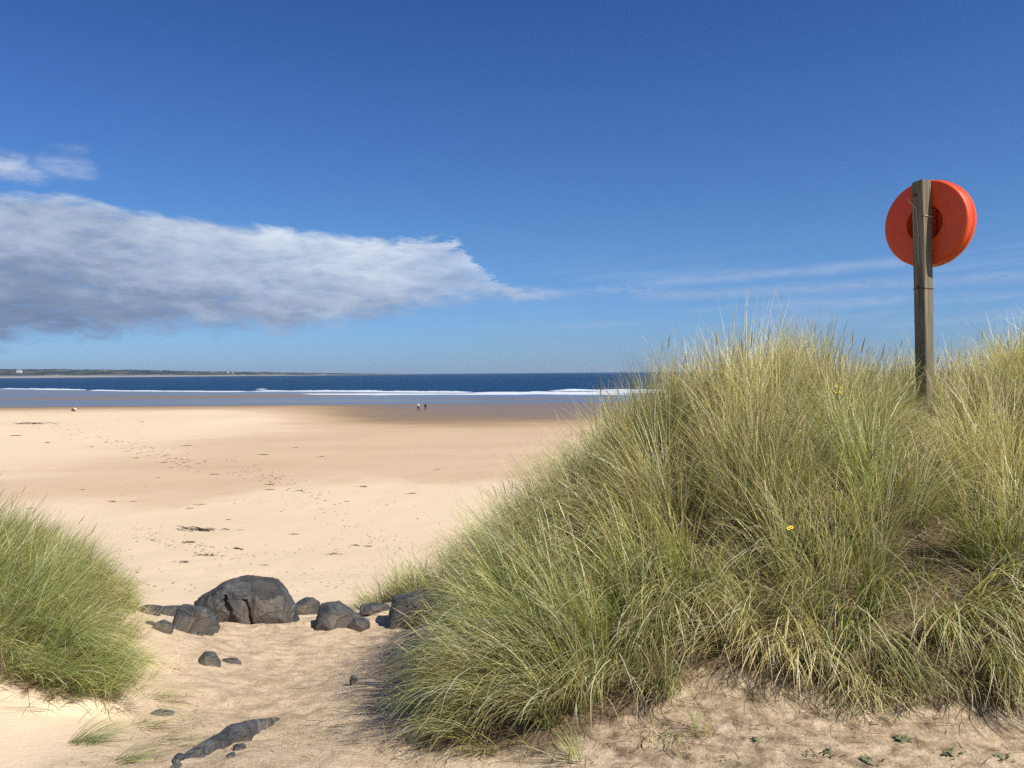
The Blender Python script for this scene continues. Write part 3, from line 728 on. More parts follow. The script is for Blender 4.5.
def tuft(px, n, L, spread, lean, green, label, name='grass_tuft', group='small tufts at the edge of the grass', w=.0035):
    p = hit(*px); r = np.random.default_rng(int(px[0]*7+px[1]))
    an = r.random(n)*6.283; rr = spread*np.sqrt(r.random(n)); x = rr*np.cos(an); y = rr*np.sin(an)
    z = H(x+p.x, y+p.y)-p.z-.015
    vx = lean[0]+np.cos(an)*.4+r.normal(0, .3, n); vy = lean[1]+np.sin(an)*.4+r.normal(0, .3, n)
    mag = np.hypot(vx, vy); phi = np.arctan2(vy, vx)
    isg = r.random(n) < green
    col = np.where(isg[:, None], GREEN[r.integers(0, 6, n)], STRAW[r.integers(0, 6, n)])
    B = Batch()
    V, Q, C, _ = blades(np.stack([x, y, z], 1), phi, np.clip(mag*.6, 0, 1.1), np.clip(mag*1.3+r.uniform(.2, .9, n), 0, 1.75), L*r.uniform(.5, 1.2, n), np.full(n, w), col*.8, col*1.15, 6, r.normal(0, .3, n))
    B.add(V, Q, C); o = B.build(name, M_grass); o.location = p
    tag(o, label, 'grass tuft', group)
tuft((70, 747), 80, .28, .05, (1.5, .5), .8, 'bright green grass tuft at the foot of the left sand bank')
tuft((112, 764), 55, .22, .05, (1.7, .1), .7, 'low tuft of grass at the bottom edge left of the long rock')
tuft((135, 728), 70, .26, .07, (1.6, .1), .30, 'thin straw tuft between the left bank and the path')
tuft((105, 705), 70, .30, .08, (.8, .2), .6, 'tuft hanging from the lower edge of the left grass')
tuft((150, 700), 60, .24, .09, (1.7, .3), .30, 'thin yellowish tuft spilling onto the path right of the left grass')
tuft((160, 745), 45, .20, .08, (1.8, 0), .35, 'sparse straw blades lying on the sand left of the long rock')
tuft((130, 660), 60, .26, .08, (1.4, .2), .5, 'low tuft on the right flank of the left grass facing the path')
tuft((818, 655), 170, .48, .07, (-.75, -.75), .3, 'pale drooping grass fountain hanging over the sand at lower right')
tuft((735, 640), 90, .36, .07, (-.6, -.6), .4, 'drooping tuft left of the pale grass fountain')
tuft((700, 735), 30, .16, .05, (-.3, -.2), .6, 'sparse tuft on the sand below the grass fountain')
tuft((905, 700), 80, .34, .07, (-.2, -.5), .4, 'brownish tuft at the lower right edge of the dune grass')
tuft((575, 765), 40, .2, .06, (-.5, 0), .8, 'low green tuft at the bottom edge beneath the right dune')
tuft((560, 700), 120, .42, .10, (-.8, -.3), .75, 'green arching tuft at the dune foot beside the path')

# seedlings rooted in the sand at lower right
M_leaf = simple('seedling_leaf', (.17, .19, .075), .7, (.10, .115, .045), 30)
def seedling(u, v, s, seed, label):
    p = hit(u, v); r = random.Random(seed)
    bm = bmesh.new()
    for k in range(r.randint(9, 15)):
        a = r.uniform(0, 6.283); l = s*r.uniform(.5, 1.1); h = s*r.uniform(.15, .6); w = s*r.uniform(.10, .18); o = s*r.uniform(0, .7)
        ox, oy = math.cos(a*2.1)*o, math.sin(a*2.1)*o
        d = Vector((math.cos(a), math.sin(a), 0)); n = Vector((-d.y, d.x, 0))
        b0 = Vector((ox, oy, -.008)); m1 = b0+d*l*.5+Vector((0, 0, h*.8)); e = b0+d*l+Vector((0, 0, h))
        vs = [bm.verts.new(q) for q in (b0-n*w*.15, b0+n*w*.15, m1+n*w, m1-n*w, e)]
        bm.faces.new((vs[0], vs[1], vs[2], vs[3])); bm.faces.new((vs[3], vs[2], vs[4]))
    me = bpy.data.meshes.new('seedling'); bm.to_mesh(me); bm.free()
    o = link('seedling', me, M_leaf); o.location = p
    tag(o, label, 'seedling', 'green seedlings in the sand at lower right')
for k, (u, v, s, lb) in enumerate([
    (660, 738, .030, 'leftmost green seedling in the sand beneath the dune'), (757, 742, .035, 'seedling near the bottom edge below the gap in the grass'),
    (805, 757, .030, 'seedling beside the bottom edge right of its neighbour'), (830, 755, .045, 'pair of seedling sprigs close to the bottom edge'),
    (872, 765, .050, 'low leafy seedling touching the bottom edge'), (905, 745, .055, 'largest leafy seedling in the sand at lower right'),
    (950, 757, .045, 'seedling below the brownish tuft at lower right'), (875, 728, .040, 'small seedling just under the shaded grass'),
    (722, 760, .030, 'tiny seedling at the bottom left of the bare sand'), (1003, 762, .04, 'rightmost seedling in the corner of the photo')]):
    seedling(u, v, s, k, lb)

# ragwort flowers in the dune grass
M_stem = simple('green_stem', (.14, .19, .06), .6); M_yellow = simple('yellow_petals', (.80, .60, .03), .6); M_disc = simple('flower_centre', (.55, .32, .02), .8)
def ragwort(u, v, Y, heads, label):
    top = at(u, v, Y); g = h1(top.x, Y); hgt = top.z-g
    root = empty('ragwort', (top.x, Y, g)); tag(root, label, 'flower', 'yellow ragwort in the dune grass')
    def tube(pts, r0, r1):
        n = 6; V = []; 
        for i, p in enumerate(pts):
            rr = r0+(r1-r0)*i/(len(pts)-1)
            for k in range(n): V.append((p[0]+rr*math.cos(k*6.283/n), p[1]+rr*math.sin(k*6.283/n), p[2]))
        Q = [(i*n+k, i*n+(k+1) % n, (i+1)*n+(k+1) % n, (i+1)*n+k) for i in range(len(pts)-1) for k in range(n)]
        return V, Q
    V, Q = tube([(0, 0, -.03), (.01, .005, hgt*.5), (0, 0, hgt)], .0035, .002)
    for hx, hy, hz in heads:
        v2, q2 = tube([(0, 0, hgt-.06), (hx*.6, hy*.6, hgt-.02+hz*.5), (hx, hy, hgt+hz)], .0015, .001)
        Q += [tuple(a+len(V) for a in f) for f in q2]; V += v2
    me = bpy.data.meshes.new('stem'); me.from_pydata(V, [], Q); link('stem', me, M_stem, root)
    for k in range(5):
        z = hgt*(.3+.13*k); a = k*2.4; d = Vector((math.cos(a), math.sin(a), 0)); n = Vector((-d.y, d.x, 0))
        q = [Vector((0, 0, z)), d*.03+n*.012+Vector((0, 0, z+.02)), d*.05+n*.004+Vector((0, 0, z+.02)), d*.075+Vector((0, 0, z+.01)), d*.05-n*.004+Vector((0, 0, z+.02)), d*.03-n*.012+Vector((0, 0, z+.02))]
        me = bpy.data.meshes.new('leaf'); me.from_pydata([tuple(a_) for a_ in q], [], [(0, 1, 2, 3, 4, 5)]); link('leaf', me, M_leaf, root)
    for hx, hy, hz in heads:
        bm = bmesh.new(); c = Vector((hx, hy, hgt+hz)); tilt = Matrix.Rotation(.7, 3, 'X')
        for k in range(13):
            a = k*6.283/13; d = tilt@Vector((math.cos(a), math.sin(a), 0)); n = tilt@Vector((-math.sin(a), math.cos(a), 0))
            vs = [bm.verts.new(c+q) for q in (d*.003-n*.0012, d*.003+n*.0012, d*.009+n*.0026, d*.013, d*.009-n*.0026)]; bm.faces.new(vs)
        me = bpy.data.meshes.new('flower_head'); bm.to_mesh(me); bm.free(); fh = link('flower_head', me, M_yellow, root)
        bm = bmesh.new(); bmesh.ops.create_uvsphere(bm, u_segments=10, v_segments=6, radius=.0045); bmesh.ops.translate(bm, vec=c+tilt@Vector((0, 0, .001)), verts=bm.verts)
        me = bpy.data.meshes.new('disc'); bm.to_mesh(me); bm.free(); link('disc', me, M_disc, fh)
ragwort(837, 389, 5.75, [(-.012, -.02, .02), (.012, -.02, .012), (.004, -.02, -.012), (-.016, -.02, -.018), (.02, 0, -.025)], 'yellow ragwort head poking from the grass on top of the dune left of the post')
ragwort(788, 528, 4.55, [(-.006, -.02, .0), (.01, -.02, .006)], 'small yellow ragwort flower halfway down the dune face')

# ------------------------------------------------------------------ lifebuoy on its post
def lifebuoy():
    Y0 = 7.5; base = at(926, 388, Y0); px, py = base.x, Y0
    gz = h1(px, py)
    # the post is turned so that its faces stand 28 degrees to the line of sight
    a = math.atan2(px, py)+R(28)
    root = empty('lifebuoy_stand', (px, py, gz), -a)
    root.rotation_euler = (0, 0, -a)
    tag(root, 'orange lifebuoy housing on a weathered square wooden post on top of the grassy dune', 'lifebuoy stand')
    root.rotation_euler = (Matrix.Rotation(R(-1.0), 3, 'Y')@Matrix.Rotation(-a, 3, 'Z')).to_euler()
    # local frame: -y is the normal of the face towards the camera, +x its right
    top = at(920, 182, Y0).z-gz
    wx, wy = .104, .150
    bm = bmesh.new(); bmesh.ops.create_cube(bm, size=1)
    bmesh.ops.scale(bm, vec=(wx, wy, top+.5), verts=bm.verts); bmesh.ops.translate(bm, vec=(0, 0, (top-.5)/2), verts=bm.verts)
    for v in bm.verts:
        if v.co.z > 0: v.co.z += -.012 if v.co.x < 0 else .006; v.co.x *= .96
    bmesh.ops.bevel(bm, geom=bm.edges[:], offset=.006, segments=2, affect='EDGES')
    me = bpy.data.meshes.new('post'); bm.to_mesh(me); bm.free(); post = link('post', me, M_wood, root)
    # bolts on the camera side
    for (bx, bz) in ((-.022, top-.125), (-.010, at(918, 288, Y0).z-gz)):
        bm = bmesh.new(); bmesh.ops.create_cone(bm, cap_ends=True, segments=6, radius1=.011, radius2=.010, depth=.014, matrix=Matrix.Translation((bx, -wy/2-.006, bz))@Matrix.Rotation(R(90), 4, 'X'))
        bmesh.ops.create_cone(bm, cap_ends=True, segments=20, radius1=.018, radius2=.018, depth=.004, matrix=Matrix.Translation((bx, -wy/2-.002, bz))@Matrix.Rotation(R(90), 4, 'X'))
        me = bpy.data.meshes.new('bolt'); bm.to_mesh(me); bm.free(); link('bolt', me, M_steel, post)
    # twine round a nail: loose end up left, long end down the face
    def wire(name, pts, r, m, par):
        cu = bpy.data.curves.new(name, 'CURVE'); cu.dimensions = '3D'; cu.bevel_depth = r; cu.bevel_resolution = 2
        sp = cu.splines.new('POLY'); sp.points.add(len(pts)-1)
        for i, p in enumerate(pts): sp.points[i].co = (*p, 1)
        tmp = bpy.data.objects.new('tmp', cu); COL.objects.link(tmp)
        me = bpy.data.meshes.new_from_object(tmp.evaluated_get(bpy.context.evaluated_depsgraph_get()))
        bpy.data.objects.remove(tmp); return link(name, me, m, par)
    yy = -wy/2-.006
    wire('twine', [(-.085, yy-.01, top-.15), (-.05, yy-.006, top-.20), (-.012, yy, top-.245), (-.006, yy, top-.30), (.0, yy, top-.42), (.006, yy, top-.5), (.002, yy, top-.62), (.01, yy, top-.75)], .0022, M_twine, post)
    wire('cord', [(wx/2+.003, -wy/2, top-.318), (wx/2+.004, wy/2, top-.322), (wx/2+.003, wy/2+.004, top-.32)], .003, M_twine, post)
    # strap round the post under the housing
    bm = bmesh.new(); bmesh.ops.create_cube(bm, size=1); zs = at(922, 289, Y0).z-gz
    bmesh.ops.scale(bm, vec=(wx+.006, wy+.006, .008), verts=bm.verts); bmesh.ops.translate(bm, vec=(0, 0, zs), verts=bm.verts)
    me = bpy.data.meshes.new('band'); bm.to_mesh(me); bm.free(); link('band', me, M_steel, post)
    # housing: lathe about the local y axis, back face at y = wy/2 + 2 mm
    zc = at(922, 222.5, Y0).z-gz
    y0 = wy/2+.002
    def lathe(name, prof, m, par, seg=96, cx=-.022):
        V = []; n = len(prof)
        for i in range(seg):
            an = i*2*math.pi/seg
            for r_, w_ in prof: V.append((cx+r_*math.cos(an), y0+w_, zc+r_*math.sin(an)))
        Q = [(i*n+k, ((i+1) % seg)*n+k, ((i+1) % seg)*n+k+1, i*n+k+1) for i in range(seg) for k in range(n-1)]
        me = bpy.data.meshes.new(name); me.from_pydata(V, [], Q)
        for p in me.polygons: p.use_smooth = True
        me.set_sharp_from_angle(angle=R(40)); return link(name, me, m, par)
    Ro = .388
    h = lathe('housing', [(.0001, .105), (.128, .105), (.140, .098), (.160, .010), (.168, .0005), (.176, 0), (.365, 0), (.378, .004), (.386, .014), (Ro, .035), (Ro+.006, .10), (Ro+.004, .145), (Ro-.008, .172), (Ro-.035, .19), (.30, .205), (.15, .212), (.0001, .214)], M_orange, root)
    # ribs inside the recess of the housing back
    for bx in (-.03, .062):
        bm = bmesh.new(); bmesh.ops.create_cube(bm, size=1); bmesh.ops.scale(bm, vec=(.022, .05, .235), verts=bm.verts)
        bmesh.ops.translate(bm, vec=(-.022+bx, y0+.082, zc), verts=bm.verts); bmesh.ops.bevel(bm, geom=bm.edges[:], offset=.006, segments=2, affect='EDGES')
        me = bpy.data.meshes.new('recess_rib'); bm.to_mesh(me); bm.free(); link('recess_rib', me, M_darkorange, h)
    # moulded seam round the rim
    lathe('seam', [(Ro+.0035, .088), (Ro+.009, .091), (Ro+.009, .098), (Ro+.0045, .101)], M_orange, h)
lifebuoy()

# ------------------------------------------------------------------ people on the shore
M_skin = simple('skin', (.55, .36, .26), .6); M_hair = simple('brown_hair', (.07, .045, .03), .8)
def skinned(name, verts, edges, radii, m, parent, root=0, levels=2):
    me = bpy.data.meshes.new(name); me.from_pydata(verts, edges, [])
    o = link(name, me, m, parent)
    md = o.modifiers.new('skin', 'SKIN'); md.use_smooth_shade = True
    for i, r in enumerate(radii): me.skin_vertices[0].data[i].radius = (r, r) if not isinstance(r, tuple) else r
    me.skin_vertices[0].data[root].use_root = True
    s = o.modifiers.new('sub', 'SUBSURF'); s.levels = levels; s.render_levels = levels
    dg = bpy.context.evaluated_depsgraph_get(); me2 = bpy.data.meshes.new_from_object(o.evaluated_get(dg))
    for p in me2.polygons: p.use_smooth = True
    o.modifiers.clear(); o.data = me2
    return o
def person(loc, rz, top_col, leg_col, label, walk=True, scale=1.0, seated=False):
    root = empty('person', loc, rz); root.scale = (scale,)*3
    tag(root, label, 'person')
    s = .22 if walk else .05
    if not seated:
        hip = .92; L = [(0, 0, hip), (-.09, 0, hip-.04), (-.10, -s*.7, .50), (-.10, -s*.9, .08), (-.10, -s*.9-.13, .03), (.09, 0, hip-.04), (.10, s*.25, .50), (.10, s*1.1, .10), (.10, s*1.1-.12, .03)]
    else:
        hip = .12; L = [(0, 0, hip), (-.09, 0, hip-.02), (-.12, -.38, .38), (-.12, -.62, .08), (-.12, -.74, .04), (.09, 0, hip-.02), (.12, -.38, .36), (.12, -.6, .08), (.12, -.72, .04)]
    z = hip
    T = [(0, 0, z+.18), (0, .0, z+.42), (0, 0, z+.52), (0, -.01, z+.60), (0, -.03, z+.70), (0, -.02, z+.78)]
    A = [(-.17, 0, z+.47), (-.24, .03+s*.3, z+.22), (-.23, -.08+s*.6, z+.0), (-.23, -.12+s*.6, z-.08), (.17, 0, z+.47), (.24, -.02-s*.2, z+.22), (.23, -.14-s*.4, z+.02), (.23, -.18-s*.4, z-.06)]
    V = L+T+A; nL = len(L); t0 = nL; a0 = nL+len(T)
    E = [(0, 1), (1, 2), (2, 3), (3, 4), (0, 5), (5, 6), (6, 7), (7, 8), (0, t0), (t0, t0+1), (t0+1, t0+2), (t0+2, t0+3), (t0+3, t0+4), (t0+4, t0+5),
         (t0+1, a0), (a0, a0+1), (a0+1, a0+2), (a0+2, a0+3), (t0+1, a0+4), (a0+4, a0+5), (a0+5, a0+6), (a0+6, a0+7)]
    rad = [.12, .085, .055, .036, .03, .085, .055, .036, .03, .11, .13, .055, .05, .095, .07, .05, .04, .032, .03, .05, .04, .032, .03]
    skinned('body', V, E, rad, M_skin, root)
    Ec = [(0, 1), (1, 2), (2, 3), (0, 4), (4, 5), (5, 6)]; Vc = [V[0], V[1], V[2], V[3], V[5], V[6], V[7]]
    skinned('trousers', Vc, Ec, [.14, .105, .075, .06, .105, .075, .06], leg_col, root)
    Vj = [V[0], V[t0], V[t0+1], V[t0+2], V[a0], V[a0+1], V[a0+2], V[a0+4], V[a0+5], V[a0+6]]
    Vj[0] = (0, 0, z+.03)
    skinned('jacket', Vj, [(0, 1), (1, 2), (2, 3), (2, 4), (4, 5), (5, 6), (2, 7), (7, 8), (8, 9)], [.145, .14, .155, .07, .075, .06, .05, .075, .06, .05], top_col, root)
    skinned('hair', [(0, .01, z+.70), (0, .0, z+.80)], [(0, 1)], [.10, .085], M_hair, root)
M_white = simple('white_cloth', (.82, .80, .76), .8); M_dark = simple('dark_cloth', (.03, .02, .02), .8); M_brown = simple('brown_cloth', (.13, .06, .045), .8)
p = hit(418, 411.6); sc1 = 9.0/F*p.y/1.72
person((p.x, p.y, p.z), R(150), M_white, M_dark, 'person in a white top and dark trousers walking on the wet sand', scale=sc1)
q = at(425.2, 411.2, p.y+1.5); person((q.x, q.y, h1(q.x, q.y)), R(160), M_dark, M_brown, 'person in dark clothes walking right of the one in white', scale=sc1*.93)
p = hit(74.6, 411.2)
person((p.x, p.y, p.z), R(20), M_white, M_brown, 'person in a pale top sitting on the sand far away at the left', walk=False, seated=True, scale=.85)
p2 = hit(76.2, 411.0)
person((p2.x+.2, p.y, h1(p2.x+.2, p.y)), R(-20), M_brown, M_dark, 'person in dark red sitting beside the pale one at the left', walk=False, seated=True, scale=.85)

# ------------------------------------------------------------------ seaweed scraps and litter
def weed_mesh(size, seed, long=1.0):
    r = random.Random(seed); bm = bmesh.new()
    for k in range(r.randint(10, 16)):
        x, y = r.gauss(0, size*.22*long), r.gauss(0, size*.16); a = r.uniform(-.6, .6)+(math.pi if r.random() < .5 else 0)
        w = size*r.uniform(.02, .05); prev = None; z = r.uniform(0, size*.06)
        for j in range(6):
            d = Vector((math.cos(a), math.sin(a)*.7, 0)); n = Vector((-d.y, d.x, 0)); ww = w*(1-.15*j)*r.uniform(.7, 1.3)
            zz = z+size*.05*math.sin(j*1.3+k)+.004
            c = [bm.verts.new((x+n.x*ww, y+n.y*ww, zz)), bm.verts.new((x, y, zz+ww*.6)), bm.verts.new((x-n.x*ww, y-n.y*ww, zz-.002))]
            if prev: bm.faces.new((prev[0], prev[1], c[1], c[0])); bm.faces.new((prev[1], prev[2], c[2], c[1]))
            prev = c; x += d.x*size*.1*long; y += d.y*size*.1; a += r.uniform(-.5, .5)
    me = bpy.data.meshes.new('seaweed'); bm.to_mesh(me); bm.free(); me.materials.append(M_weed); return me
WM = [weed_mesh(1.0, s) for s in range(6)]; WL = weed_mesh(1.0, 99, 1.8)
special = {0: 'dark lump of seaweed alone on the open beach right of the middle', 8: 'widest scrap of seaweed on the beach above the boulder', 19: 'dark seaweed strand near the left edge below the far water'}
scr = [(361, 487, 9), (269, 485, 9), (268, 490, 7), (301, 491, 7), (188, 509, 8), (199, 505, 7), (110, 502, 8), (132, 502, 6), (201, 531, 26), (191, 543, 14),
       (235, 550, 15), (203, 556, 14), (180, 563, 12), (332, 555, 13), (354, 546, 8), (369, 547, 9), (293, 535, 9), (410, 494, 8), (80, 490, 5), (33, 424, 16), (14, 436, 9), (48, 443, 7),
       (213, 475, 9), (262, 455, 8), (320, 457, 6), (157, 478, 4), (141, 422, 5), (30, 509, 8), (345, 502, 6), (186, 446, 7), (135, 458, 5), (295, 448, 5), (437, 470, 5), (228, 520, 6), (150, 541, 8), (262, 566, 7), (90, 447, 5)]
for k, (u, v, w) in enumerate(scr):
    p = hit(u, v); o = bpy.data.objects.new('seaweed', WL if k in (8, 19) else WM[k % 6]); COL.objects.link(o)
    s = w*p.y/F*1.1; o.location = p; o.scale = (s, s*1.1, s*.8); o.rotation_euler = (0, 0, random.uniform(-.5, .5))
    tag(o, special.get(k, 'small dark scrap of dried seaweed lying on the pale beach'), 'seaweed', 'seaweed scraps on the beach')

def flecks():
    """crumbs of weed along the strand lines: far too many to count"""
    V = []; T = []
    def bit(x, y, s, asp):
        z = H(x, y)+.004; n = len(x); a = rng.normal(0, .6, n)
        for i in range(n):
            c, q = math.cos(a[i]), math.sin(a[i]); b = len(V); l = s[i]*asp; w = s[i]*.35
            V.extend([(x[i]-c*l, y[i]-q*l, z[i]), (x[i]+q*w, y[i]-c*w, z[i]+w*.4), (x[i]+c*l, y[i]+q*l, z[i]+.002), (x[i]-q*w, y[i]+c*w, z[i]+w*.5)])
            T.extend([(b, b+1, b+3), (b+1, b+2, b+3)])
    for (u0, v0, u1, v1, n, spread, s0) in ((120, 530, 240, 560, 170, 9, .02), (20, 415, 190, 465, 160, 9, .10), (230, 470, 320, 495, 90, 7, .045), (170, 440, 280, 480, 90, 8, .05), (60, 490, 420, 510, 60, 10, .03),
                                             (250, 560, 380, 535, 60, 10, .02), (80, 515, 150, 590, 60, 14, .018), (20, 405, 140, 420, 90, 8, .10), (120, 575, 380, 575, 90, 12, .014), (300, 505, 400, 550, 70, 9, .022), (300, 440, 560, 450, 60, 16, .05), (100, 590, 350, 585, 60, 8, .012)):
        t = rng.random(n); u = u0+(u1-u0)*t+rng.normal(0, spread, n); v = v0+(v1-v0)*t+rng.normal(0, spread*.45, n)
        pts = [hit(a, max(b, 412)) for a, b in zip(u, v)]
        x = np.array([p.x for p in pts]); y = np.array([p.y for p in pts]); bit(x, y, s0*1.35*rng.uniform(.4, 1.8, n), 1.1)
    me = mesh_np('seaweed_crumbs', np.array(V), None, np.array(T), smooth=False)
    tag(link('seaweed_crumbs', me, M_weed), 'scattered crumbs of dried seaweed along the strand lines', 'seaweed', kind='stuff')
flecks()
def litter():
    n = 14000; x = rng.uniform(-3.0, 3.4, n); y = rng.uniform(3.2, 9.5, n)
    keep = ((poly_dist(PATH, x, y) > -.15) & (poly_dist(DR, x, y) < .1)) | ((x > -.2) & (y < 4.7) & (poly_dist(DR, x, y) < .2))
    x, y = x[keep], y[keep]; n = len(x)
    keep = rng.random(n) < np.clip(.14+.80*sstep(-1.1, .1, x+.12*y-.7)+(fbm(x*2, y*2, 12, 3)-.5)*.8, 0, 1); x, y = x[keep], y[keep]; n = len(x)
    B = Batch(); c = np.array((.19, .12, .065))*rng.uniform(.35, 2.4, (n, 1))+np.array((.02, .012, 0))
    V, Q, C, _ = blades(np.stack([x, y, H(x, y)+.003], 1), rng.random(n)*6.283, rng.uniform(1.2, 1.5, n), rng.uniform(1.5, 1.75, n), rng.uniform(.012, .075, n)*rng.choice([1, 1, 1, 2.2], n), rng.uniform(.0015, .004, n), c, c, 3)
    B.add(V, Q, C); tag(B.build('dry_litter', M_grass), 'bits of dry grass and twig strewn over the sandy path', 'litter', kind='stuff')
litter()

# ------------------------------------------------------------------ air
def haze():
    me = bpy.data.meshes.new('haze'); bm = bmesh.new(); bmesh.ops.create_cube(bm, size=1); bm.to_mesh(me); bm.free()
    m = bpy.data.materials.new('sea_air'); m.use_nodes = True; nt = m.node_tree; nt.nodes.clear()
    out = nt.nodes.new('ShaderNodeOutputMaterial'); v = nt.nodes.new('ShaderNodeVolumePrincipled')
    v.inputs['Color'].default_value = (.72, .84, 1, 1); v.inputs['Density'].default_value = HAZE; v.inputs['Anisotropy'].default_value = .2
    nt.links.new(v.outputs[0], out.inputs['Volume'])
    o = link('haze', me, m); o.scale = (32000, 32000, 110); o.location = (0, 0, 50)
    tag(o, 'thin sea haze softening the far coast', 'haze', kind='stuff')
HAZE = 4.5e-5
haze()

# ------------------------------------------------------------------ sun, sky, clouds
SAZ = (.835, -.550); SEL = R(47)
sd = Vector((SAZ[0]*math.cos(SEL), SAZ[1]*math.cos(SEL), math.sin(SEL)))
ld = bpy.data.lights.new('sun', 'SUN'); ld.energy = 5.0; ld.angle = R(.53); ld.color = (1, .955, .88)
lo = bpy.data.objects.new('sun', ld); COL.objects.link(lo); lo.rotation_euler = sd.to_track_quat('Z', 'Y').to_euler()

w = bpy.data.worlds.new('World'); sc.world = w; w.use_nodes = True; nt = w.node_tree; nt.nodes.clear(); L = nt.links.new
out = nt.nodes.new('ShaderNodeOutputWorld')
sky = nt.nodes.new('ShaderNodeTexSky'); sky.sky_type = 'NISHITA'; sky.sun_disc = False
sky.sun_elevation = SEL; sky.sun_rotation = math.atan2(sd.x, sd.y)
sky.air_density = 1.0; sky.dust_density = .3; sky.ozone_density = 3.0; sky.altitude = 0
bg = nt.nodes.new('ShaderNodeBackground'); bg.inputs[1].default_value = .075
hsv = nt.nodes.new('ShaderNodeHueSaturation'); hsv.inputs['Saturation'].default_value = 1.15; L(sky.outputs[0], hsv.inputs['Color']); tc = nt.nodes.new('ShaderNodeTexCoord').outputs['Generated']
sx = nt.nodes.new('ShaderNodeSeparateXYZ'); L(tc, sx.inputs[0])
az = math_(nt, 'MULTIPLY', math_(nt, 'ARCTAN2', sx.outputs[0], sx.outputs[1]), 180/math.pi)     # degrees right of north-east
el = math_(nt, 'MULTIPLY', math_(nt, 'ARCSINE', sx.outputs[2]), 180/math.pi)
# the clean, deep blue of this northern air, by height above the horizon (0 to 90 degrees)
tint = rampn(nt, math_(nt, 'DIVIDE', el, 90), [(0, (.40, .68, 1.34)), (.03, (.44, .69, 1.20)), (.10, (.53, .76, 1.08)), (.19, (.50, .70, 1.06)), (.27, (.42, .60, .98)), (.6, (.62, .75, 1.0)), (1, (.8, .85, 1.0))])
L(mixc(nt, 1.0, hsv.outputs[0], tint, 'MULTIPLY'), bg.inputs[0])
def azel(u, v):
    x = (u-512)/F; z = -(v-(HOR-(u-512)*ROLL))/F; return math.degrees(math.atan(x)), math.degrees(math.atan(z/math.hypot(1, x)))
def curve_of(pts, x0=-60, x1=60, y1=16.0):
    """elevation of a cloud edge as a function of azimuth"""
    fc = nt.nodes.new('ShaderNodeFloatCurve'); cv = fc.mapping.curves[0]
    P = sorted(((a-x0)/(x1-x0), e/y1) for a, e in (azel(*q) for q in pts))
    P = [(0, P[0][1])]+P+[(1, P[-1][1])]
    cv.points[0].location = P[0]; cv.points[1].location = P[-1]
    for q in P[1:-1]: cv.points.new(*q)
    for q in cv.points: q.handle_type = 'AUTO_CLAMPED'
    fc.mapping.use_clip = False; fc.mapping.update()
    L(math_(nt, 'DIVIDE', math_(nt, 'SUBTRACT', az, x0), x1-x0), fc.inputs['Value'])
    return math_(nt, 'MULTIPLY', fc.outputs[0], y1)
def vec(a, b, c=0.0):
    n = nt.nodes.new('ShaderNodeCombineXYZ')
    for i, v in enumerate((a, b, c)):
        if isinstance(v, (int, float)): n.inputs[i].default_value = v
        else: L(v, n.inputs[i])
    return n.outputs[0]
def ss(x, a, b):
    n = nt.nodes.new('ShaderNodeMapRange'); n.interpolation_type = 'SMOOTHSTEP'
    n.inputs['From Min'].default_value = a; n.inputs['From Max'].default_value = b; L(x, n.inputs['Value']); return n.outputs[0]
MUL = lambda a, b: math_(nt, 'MULTIPLY', a, b)
ADD = lambda a, b: math_(nt, 'ADD', a, b)
SUB = lambda a, b: math_(nt, 'SUBTRACT', a, b)
top_e = curve_of([(-300, 165), (-100, 180), (0, 189), (60, 196), (130, 209), (200, 217), (270, 224), (310, 232), (380, 236), (450, 238), (478, 262), (520, 284), (575, 289)])
bot_e = curve_of([(-300, 352), (-100, 357), (0, 348), (40, 336), (75, 340), (110, 340), (150, 333), (200, 331), (280, 334), (330, 328), (380, 320), (430, 312), (470, 306), (520, 301), (560, 296)])
n_l = noise(nt, vec(MUL(az, .20), MUL(el, .55)), 1, 8, .60, .5)       # billows
n_s = noise(nt, vec(MUL(az, .55), MUL(el, 1.6)), 1, 10, .60, .5)       # streaky fibres
n_m = noise(nt, vec(ADD(MUL(az, .22), 7.3), ADD(MUL(el, .9), MUL(az, .05))), 1, 5, .6, .4)
jt = MUL(SUB(n_l, .5), 2.2); jb = MUL(SUB(n_s, .5), 2.6)
dtop = ADD(SUB(top_e, el), jt); dbot = ADD(SUB(el, bot_e), jb)
rag = ss(az, -10, -1)
dtop = SUB(dtop, MUL(MUL(rag, math_(nt, 'ABSOLUTE', SUB(n_s, .5))), 5.0))
m_cloud = MUL(ss(dtop, -.15, .55), ss(dbot, -.5, 1.3))
body = ADD(MUL(n_s, .55), MUL(n_l, .45))
wisp = ss(body, .30, .5)
thin = ss(az, -1.5, -9)
m_cloud = MUL(m_cloud, ADD(MUL(wisp, .3), .68))
m_cloud = MUL(m_cloud, ADD(MUL(thin, .35), .65))
# little cloud above on the left
def blob(u, v, du, dv, k=1.0, frac=.5):
    a0, e0 = azel(u, v); sa = du/F*57.3; se = dv/F*57.3
    r2 = ADD(math_(nt, 'POWER', MUL(SUB(az, a0), 1/sa), 2), math_(nt, 'POWER', MUL(SUB(el, e0), 1/se), 2))
    return MUL(ss(ADD(SUB(1.0, r2), ADD(MUL(SUB(n_l, .5), 3.0), MUL(SUB(n_s, .5), 1.2))), 0, 1.6), k)
small = math_(nt, 'MAXIMUM', blob(-4, 168, 48, 17, .9), blob(66, 166, 34, 13, .6))
small = math_(nt, 'MAXIMUM', small, blob(76, 151, 20, 8, .3))
small = math_(nt, 'MAXIMUM', small, blob(530, 293, 62, 8, .6))
